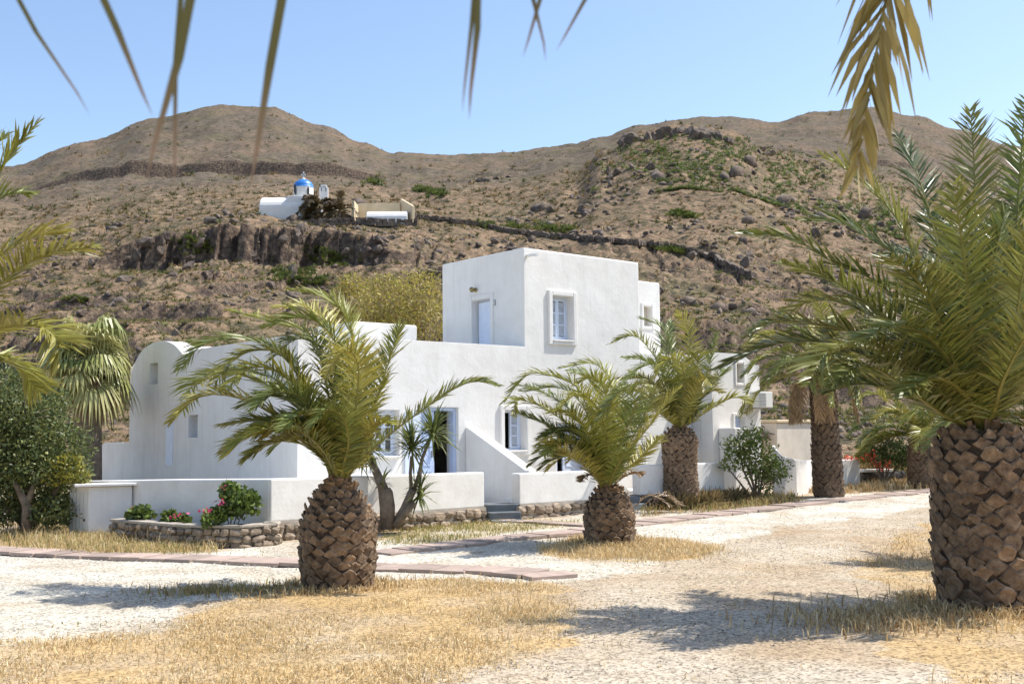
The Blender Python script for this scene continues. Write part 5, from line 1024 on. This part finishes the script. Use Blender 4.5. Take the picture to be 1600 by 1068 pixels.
# yellow-green feathery shrubs behind the lower roof
YG = [(.50, .43, .07), (.38, .35, .08), (.55, .45, .11), (.26, .22, .07), (.38, .27, .12)]
for k, (x, y, Y, rx, rz, lab) in enumerate(((655, 470, 42, 1.35, 1.2, 'against the upper room'), (600, 475, 43, 1.3, 1.1, 'in the middle of the thicket'), (550, 470, 45, 1.0, .8, 'at the thicket\'s outer end'))):
    g = Vector((at(x, y, Y).x, Y, max(hz(at(x, y, Y).x, Y), gz(36)))); bl = [B(x, y, Y, rx, rz), B(x-20, y+35, Y, rx*.9, rz*.8), B(x+15, y+30, Y-.3, rx*.9, rz*.9), B(x, y-25, Y, rx*.7, rz*.6)]
    bush('feathery_shrub', g, 'yellow green feathery shrub behind the roof '+lab, 'shrub', bl, 5200, .17, YG, 30+k, 16, .035, .22, .35)
# round leafy shrub before the annexe
Ys_ = 25.4; g = at(1183, 781, Ys_); bush('pomegranate_shrub', Vector((g.x, Ys_, gz(Ys_))), 'bright green upright shrub in front of the annexe door', 'shrub', [B(1180, 715, Ys_, .52, .6), B(1150, 700, Ys_, .38, .3), B(1212, 735, Ys_, .38, .34), B(1175, 680, Ys_, .36, .25), B(1195, 755, Ys_, .25, .25), B(1140, 725, Ys_-.2, .25, .2)], 2600, .10, [(.15, .20, .045), (.11, .155, .035), (.22, .26, .06)], 41, 9, .03, .42, .3)
# red flowering bush
Yr = 30.3; g = Vector((at(1380, 745, Yr).x, Yr, gz(Yr))); t = bush('flowering_bush', g, 'green bush with red flowers by the low stone border', 'bush', [B(1395, 705, Yr, .5, .42), B(1370, 715, Yr, .35, .3), B(1412, 715, Yr, .35, .35)], 2000, .10, [(.14, .19, .05), (.10, .14, .04)], 43, 8, .03, .4, .3)
V, F, C = leafcloud([B(1358, 716, Yr-.3, .2, .14), B(1378, 726, Yr-.4, .3, .14), B(1335, 715, Yr, .35, .06), B(1362, 708, Yr-.3, .1, .1)], 170, .06, [(.75, .07, .04), (.70, .13, .06)], 44, .9); mk('flowers', V, F, M['petal'], t, C)
# geraniums in the stone planter
GE = [(.13, .19, .04), (.17, .22, .05), (.09, .13, .035)]
def geranium(lab, base, blobs, n, fl, seed, nfl=60):
    t = bush('geranium', base, lab, 'flower', blobs, n, .085, GE, seed, 5, .012, .85, .3)
    if fl: V, F, C = leafcloud(fl, nfl, .05, [(.75, .06, .22), (.80, .16, .32), (.62, .05, .15)], seed+1, 1., .2); mk('flowers', V, F, M['petal'], t, C)
b0 = .27
geranium('tall leafy geranium climbing the shaded terrace wall', Vector((at(362, 815, 17.7).x, 17.7, b0)), [B(372, 785, 17.75, .28, .24), B(360, 768, 17.8, .17, .17), B(395, 785, 17.8, .14, .17), B(340, 803, 17.55, .2, .12), B(330, 812, 17.4, .14, .1)], 1700, [B(322, 798, 17.4, .12, .06), B(345, 785, 17.5, .1, .1), B(352, 762, 17.7, .1, .05)], 60, 36)
geranium('low geranium with bright pink flowers at the planter middle', Vector((at(275, 815, 18.3).x, 18.3, b0)), [B(280, 812, 18.3, .2, .08), B(265, 808, 18.4, .12, .12)], 420, [B(276, 808, 18.2, .12, .05), B(285, 804, 18.3, .08, .03)], 62, 26)
geranium('small geranium beside the cupboard', Vector((at(218, 812, 18.9).x, 18.9, b0)), [B(218, 803, 18.9, .2, .12)], 480, [B(210, 794, 18.9, .1, .04)], 64, 10)
# yucca with three heads
Yy = 19.4; yb = Vector((at(615, 822, Yy).x, Yy, .04)); yu = thing('yucca', yb, 'multi stemmed yucca with spiky leaf heads against the terrace wall', 'yucca')
def rosette(c, d, n_, l, seed, nm='leaf_head'):
    r = np.random.default_rng(seed); d = np.array(Vector(d).normalized()); D = nrm(r.normal(0, 1, (n_, 3))+d*.55); l_ = l*r.uniform(.7, 1.1, n_); P = np.array(c)+d*r.uniform(-.14, .06, n_)[:, None]; sd_ = nrm(np.cross(D, d+r.normal(0, .2, (n_, 3)))); w_ = .03; l_ = l_*1.2
    M1 = P+D*(l_*.5)[:, None]; T_ = M1+nrm(D+np.array((0, 0, -.35)))*(l_*.5)[:, None]; V = np.stack([P-sd_*w_*.5, P+sd_*w_*.5, M1+sd_*w_*.6, M1-sd_*w_*.6, T_], 1).reshape(-1, 3); b = np.arange(n_)*5
    F = [(i, i+1, i+2, i+3) for i in b]+[(i+3, i+2, i+4) for i in b]; cc = np.array([(.15, .18, .05), (.20, .22, .07), (.11, .14, .04)])[r.integers(0, 3, n_)]; mk(nm, V, F, M['leaf'], yu, np.clip(np.repeat(cc*r.uniform(.8, 1.25, (n_, 1)), 5, 0), 0, 1))
def yt(pts, rad): mb = MB(); mb.tube([at(x, y, Yy+d) for x, y, d in pts], rad, 9); mb.build('stem', M['bark'], yu, True)
yt([(606, 826, 0), (604, 790, 0), (598, 760, 0), (584, 728, .05), (572, 705, .1)], [0.129, 0.122, 0.091, 0.065, 0.046]); yt([(608, 826, -.05), (610, 790, -.05), (607, 768, -.05), (605, 762, -.05)], [0.091, 0.080, 0.076, 0.053]); yt([(616, 822, 0), (632, 795, 0), (645, 764, 0)], [0.084, 0.076, 0.068]); yt([(643, 770, 0), (641, 740, 0), (643, 712, 0)], [0.034, 0.030, 0.027]); yt([(646, 768, .05), (655, 740, .05), (660, 715, .05), (672, 685, .05)], [0.038, 0.034, 0.030, 0.027]); yt([(618, 822, -.1), (634, 800, -.1), (648, 785, -.1)], [0.076, 0.061, 0.046])
for i, (x, y, n_, l) in enumerate(((576, 692, 130, .45), (643, 695, 95, .50), (676, 672, 120, .50), (655, 768, 60, .42), (597, 752, 22, .28), (568, 715, 60, .4))): rosette(at(x, y, Yy), (.1*(i-2), -.1, 1), n_, l, 70+i)
# dry brush along the terrace plinth and dead frond litter
def brush(name, lab, pts, size, pal, nb, seed, mat='dry', kind='stuff', cat='brush'):
    A = np.array(pts); V, F, C = tufts(A[:, 0], A[:, 1], A[:, 2], np.full(len(A), size)*np.random.default_rng(seed).uniform(.6, 1.3, len(A)), np.array(pal)[np.random.default_rng(seed).integers(0, len(pal), len(A))], nb, seed); F_ = mk(name, V, F, M[mat], None, C); tag(F_, lab, cat, None, kind)
pts = [Z3(W3a.lerp(W3b, random.uniform(.15, 1.1))+NB*random.uniform(.15, .6), gz(24.5)) for i in range(130)]; brush('dry_brush', 'dry twiggy brush along the dark plinth', pts, .38, [(.26, .19, .09), (.18, .15, .07), (.33, .24, .12)], 22, 5)
pts = [Z3(at(x, 735, Y), gz(Y)) for x, Y in zip(np.random.default_rng(3).uniform(1300, 1600, 260), np.random.default_rng(4).uniform(32, 36, 260))]; brush('dry_brush', 'tall dry brush below the hillside behind the far palms', pts, .75, [(.38, .26, .12), (.30, .20, .09), (.25, .2, .09)], 26, 7)
lt = thing('fallen_frond', Z3(at(1010, 790, 22.8), gz(22.8)), 'fallen dead palm fronds lying by the dark steps', 'palm frond')
for i in range(4):
    a = at(985+i*11, 790, 22.9); a.z = gz(22.9)+.03; e = a+Vector((random.uniform(.5, 1.0), random.uniform(-.3, .3), .12)); frond([a, a.lerp(e, .5)+Vector((0, 0, .25)), e], lt, .22, 24, seed=800+i, color=(.27, .19, .12), dead=True, rach=.012, dens=1.)
# ---------------------------------------------------------------- grass and pebbles
def blades(X, Y, Z, h, cols, seed, wd=.006, lean=.5):
    r = np.random.default_rng(seed); n = len(X); a = r.uniform(0, 6.283, n); l = np.abs(r.normal(0, lean, n))+.1; b2_ = r.uniform(0, 6.283, n); wx = np.cos(b2_)*wd*r.uniform(.6, 1.4, n); wy = np.sin(b2_)*wd
    Bp = np.stack([X, Y, Z-.01], -1); Wv = np.stack([wx, wy, 0*wx], -1); Md = Bp+np.stack([np.cos(a)*l*h*.3, np.sin(a)*l*h*.3, h*.6], -1); Tp = Bp+np.stack([np.cos(a)*l*h, np.sin(a)*l*h, h*(1-.3*l)], -1)
    V = np.stack([Bp-Wv, Bp+Wv, Md+Wv*.8, Md-Wv*.8, Tp], 1).reshape(-1, 3); b = np.arange(n)*5; F3 = np.stack([b, b+1, b+2], -1); F4 = np.stack([b, b+2, b+3], -1); F5 = np.stack([b+3, b+2, b+4], -1)
    return V, np.concatenate([F3, F4, F5]), np.clip(np.repeat(cols*r.uniform(.75, 1.25, (n, 1)), 5, 0), 0, 1)
def zgrass(poly, n, h, pal, seed, thr=-.1, soft=.8, fq=1.3):
    r = np.random.default_rng(seed); A = np.array(poly); A = np.clip(A, [-9, 6.5], [12, 34]); lo = A.min(0); hi = A.max(0); X = r.uniform(lo[0], hi[0], n); Y = r.uniform(lo[1], hi[1], n)
    k = pip(X+r.normal(0, .12, n), Y+r.normal(0, .15, n), poly) & (fbm(X*fq, Y*fq, 3, seed)+r.normal(0, .22, n) > thr); X, Y = X[k], Y[k]; Z = .018*np.maximum(0, Y-16); hh = h*r.uniform(.45, 1.25, len(X))*(1+.7*fbm(X*.9, Y*.9, 2, seed+3))
    return X, Y, Z, hh, np.array(pal)[r.integers(0, len(pal), len(X))]
ST = [(.66, .52, .29), (.60, .44, .21), (.72, .59, .37), (.54, .39, .19)]; GN = [(.42, .34, .14), (.30, .29, .10), (.52, .40, .19), (.24, .25, .08)]; BR = [(.42, .27, .12), (.34, .22, .10), (.5, .36, .18)]
G_ = []
def addg(*a, wd=.006, lean=.5, **k): G_.append(blades(*zgrass(*a, **k), a[4], wd, lean))
addg(Z_FRONT, 150000, .052, ST, 11, thr=-.04, wd=.0042, lean=1.); addg(Z_FRONT, 9000, .12, ST, 21, thr=.15, wd=.004, lean=.7); addg(Z_MID, 26000, .07, ST, 12, wd=.0045, lean=.9); addg(Z_MID, 3500, .16, ST, 22, thr=.05, wd=.0045, lean=.7); addg(Z_RIGHT, 70000, .06, ST+BR, 13, thr=.0, wd=.0042, lean=1.); addg(Z_RIGHT, 6000, .14, ST, 23, thr=.15, wd=.004, lean=.8); addg(Z_LEFT, 30000, .15, GN+ST, 14, thr=-.15, wd=.0045, lean=.9); addg(Z_LEFT, 5000, .28, ST, 24, thr=.05, wd=.004, lean=.7); addg(Z_STEP, 9000, .09, GN, 15, thr=.0); addg(Z_HEDGE, 8000, .16, BR+GN, 16, thr=-.2, wd=.008); addg(Z_FAR, 12000, .2, BR+ST, 17, thr=-.1, wd=.009)
dirtz = gp([(700, 1400), (690, 1068), (900, 930), (1010, 880), (1140, 852), (1380, 803), (1460, 790), (1440, 825), (1300, 965), (1480, 1130), (1500, 1400)]); addg(dirtz, 30000, .04, ST, 18, thr=.08, wd=.004, lean=1.1); addg(Z_GRAVEL, 14000, .05, GN, 19, thr=.33, fq=.8)
r = np.random.default_rng(77); ring = []
for (c, R_, n_, h_, sd_) in ((b1, .50, 1100, .12, 1), (b2, .44, 800, .12, 2), (b4, .60, 1500, .15, 3)):
    a = r.uniform(0, 6.283, n_); q = R_+np.abs(r.normal(0, .16, n_)); X = c.x+np.cos(a)*q; Y = c.y+np.sin(a)*q; G_.append(blades(X, Y, .018*np.maximum(0, Y-16), h_*r.uniform(.4, 1.2, n_), np.array(ST+BR)[r.integers(0, 7, n_)], 90+sd_, .006, .8))
# darker tussock left of the right palm
n_ = 1300; X = r.normal(b4.x-1.25, .55, n_); Y = r.normal(b4.y-.75, .45, n_); G_.append(blades(X, Y, 0*X, .13*r.uniform(.4, 1.3, n_), np.array(BR+ST)[r.integers(0, 7, n_)], 95, .006, .9))
n_ = 1100; X = r.normal(b1.x-1.2, .5, n_); Y = r.normal(b1.y-.35, .25, n_); G_.append(blades(X, Y, 0*X, .11*r.uniform(.4, 1.3, n_), np.array(GN+BR)[r.integers(0, 7, n_)], 96, .006, .8))
V, F, C = [], [], []; b = 0
for v, f, c in G_: V.append(v); F.append(f+b); C.append(c); b += len(v)
tag(mk('dry_grass', np.concatenate(V), np.concatenate(F), M['dry'], None, np.concatenate(C)), 'golden dry grass covering the yard in patches', 'grass', kind='stuff')
n_ = 42000; X = r.uniform(-9, 9, n_); Y = 7.2+13*r.random(n_)**1.3; gw = pip(X, Y, Z_GRAVEL); gfr = pip(X, Y, Z_FRONT); keep = gw | (r.random(n_) < np.where(gfr, .16, .5)); X, Y, gw = X[keep], Y[keep], gw[keep]; n_ = len(X); s = np.where(gw, r.uniform(.006, .014, n_), r.uniform(.005, .017, n_))
oc = np.array([(1, 0, 0), (-1, 0, 0), (0, 1, 0), (0, -1, 0), (0, 0, 1)], float); Vp = oc[None]*s[:, None, None]*r.uniform(.5, 1.3, (n_, 5, 1)); an = r.uniform(0, 6.28, n_); ca, sa = np.cos(an)[:, None], np.sin(an)[:, None]
Vp = np.stack([Vp[..., 0]*ca-Vp[..., 1]*sa, Vp[..., 0]*sa+Vp[..., 1]*ca, Vp[..., 2]*.7], -1)+np.stack([X, Y, .018*np.maximum(0, Y-16)+.002], -1)[:, None, :]
fo = np.array([(0, 2, 4), (2, 1, 4), (1, 3, 4), (3, 0, 4)]); F = (fo[None]+(np.arange(n_)*5)[:, None, None]).reshape(-1, 3); pc = np.where(gw[:, None], np.array((.66, .62, .55)), np.array((.42, .35, .27)))*r.uniform(.45, 1.2, (n_, 1)); dk = r.random(n_) < np.where(gw, .07, .16); pc[dk] *= .35
tag(mk('gravel', Vp.reshape(-1, 3), F, M['pebble'], None, np.clip(np.repeat(pc, 5, 0), 0, 1)), 'loose white and grey gravel chips on the yard', 'gravel', kind='stuff')
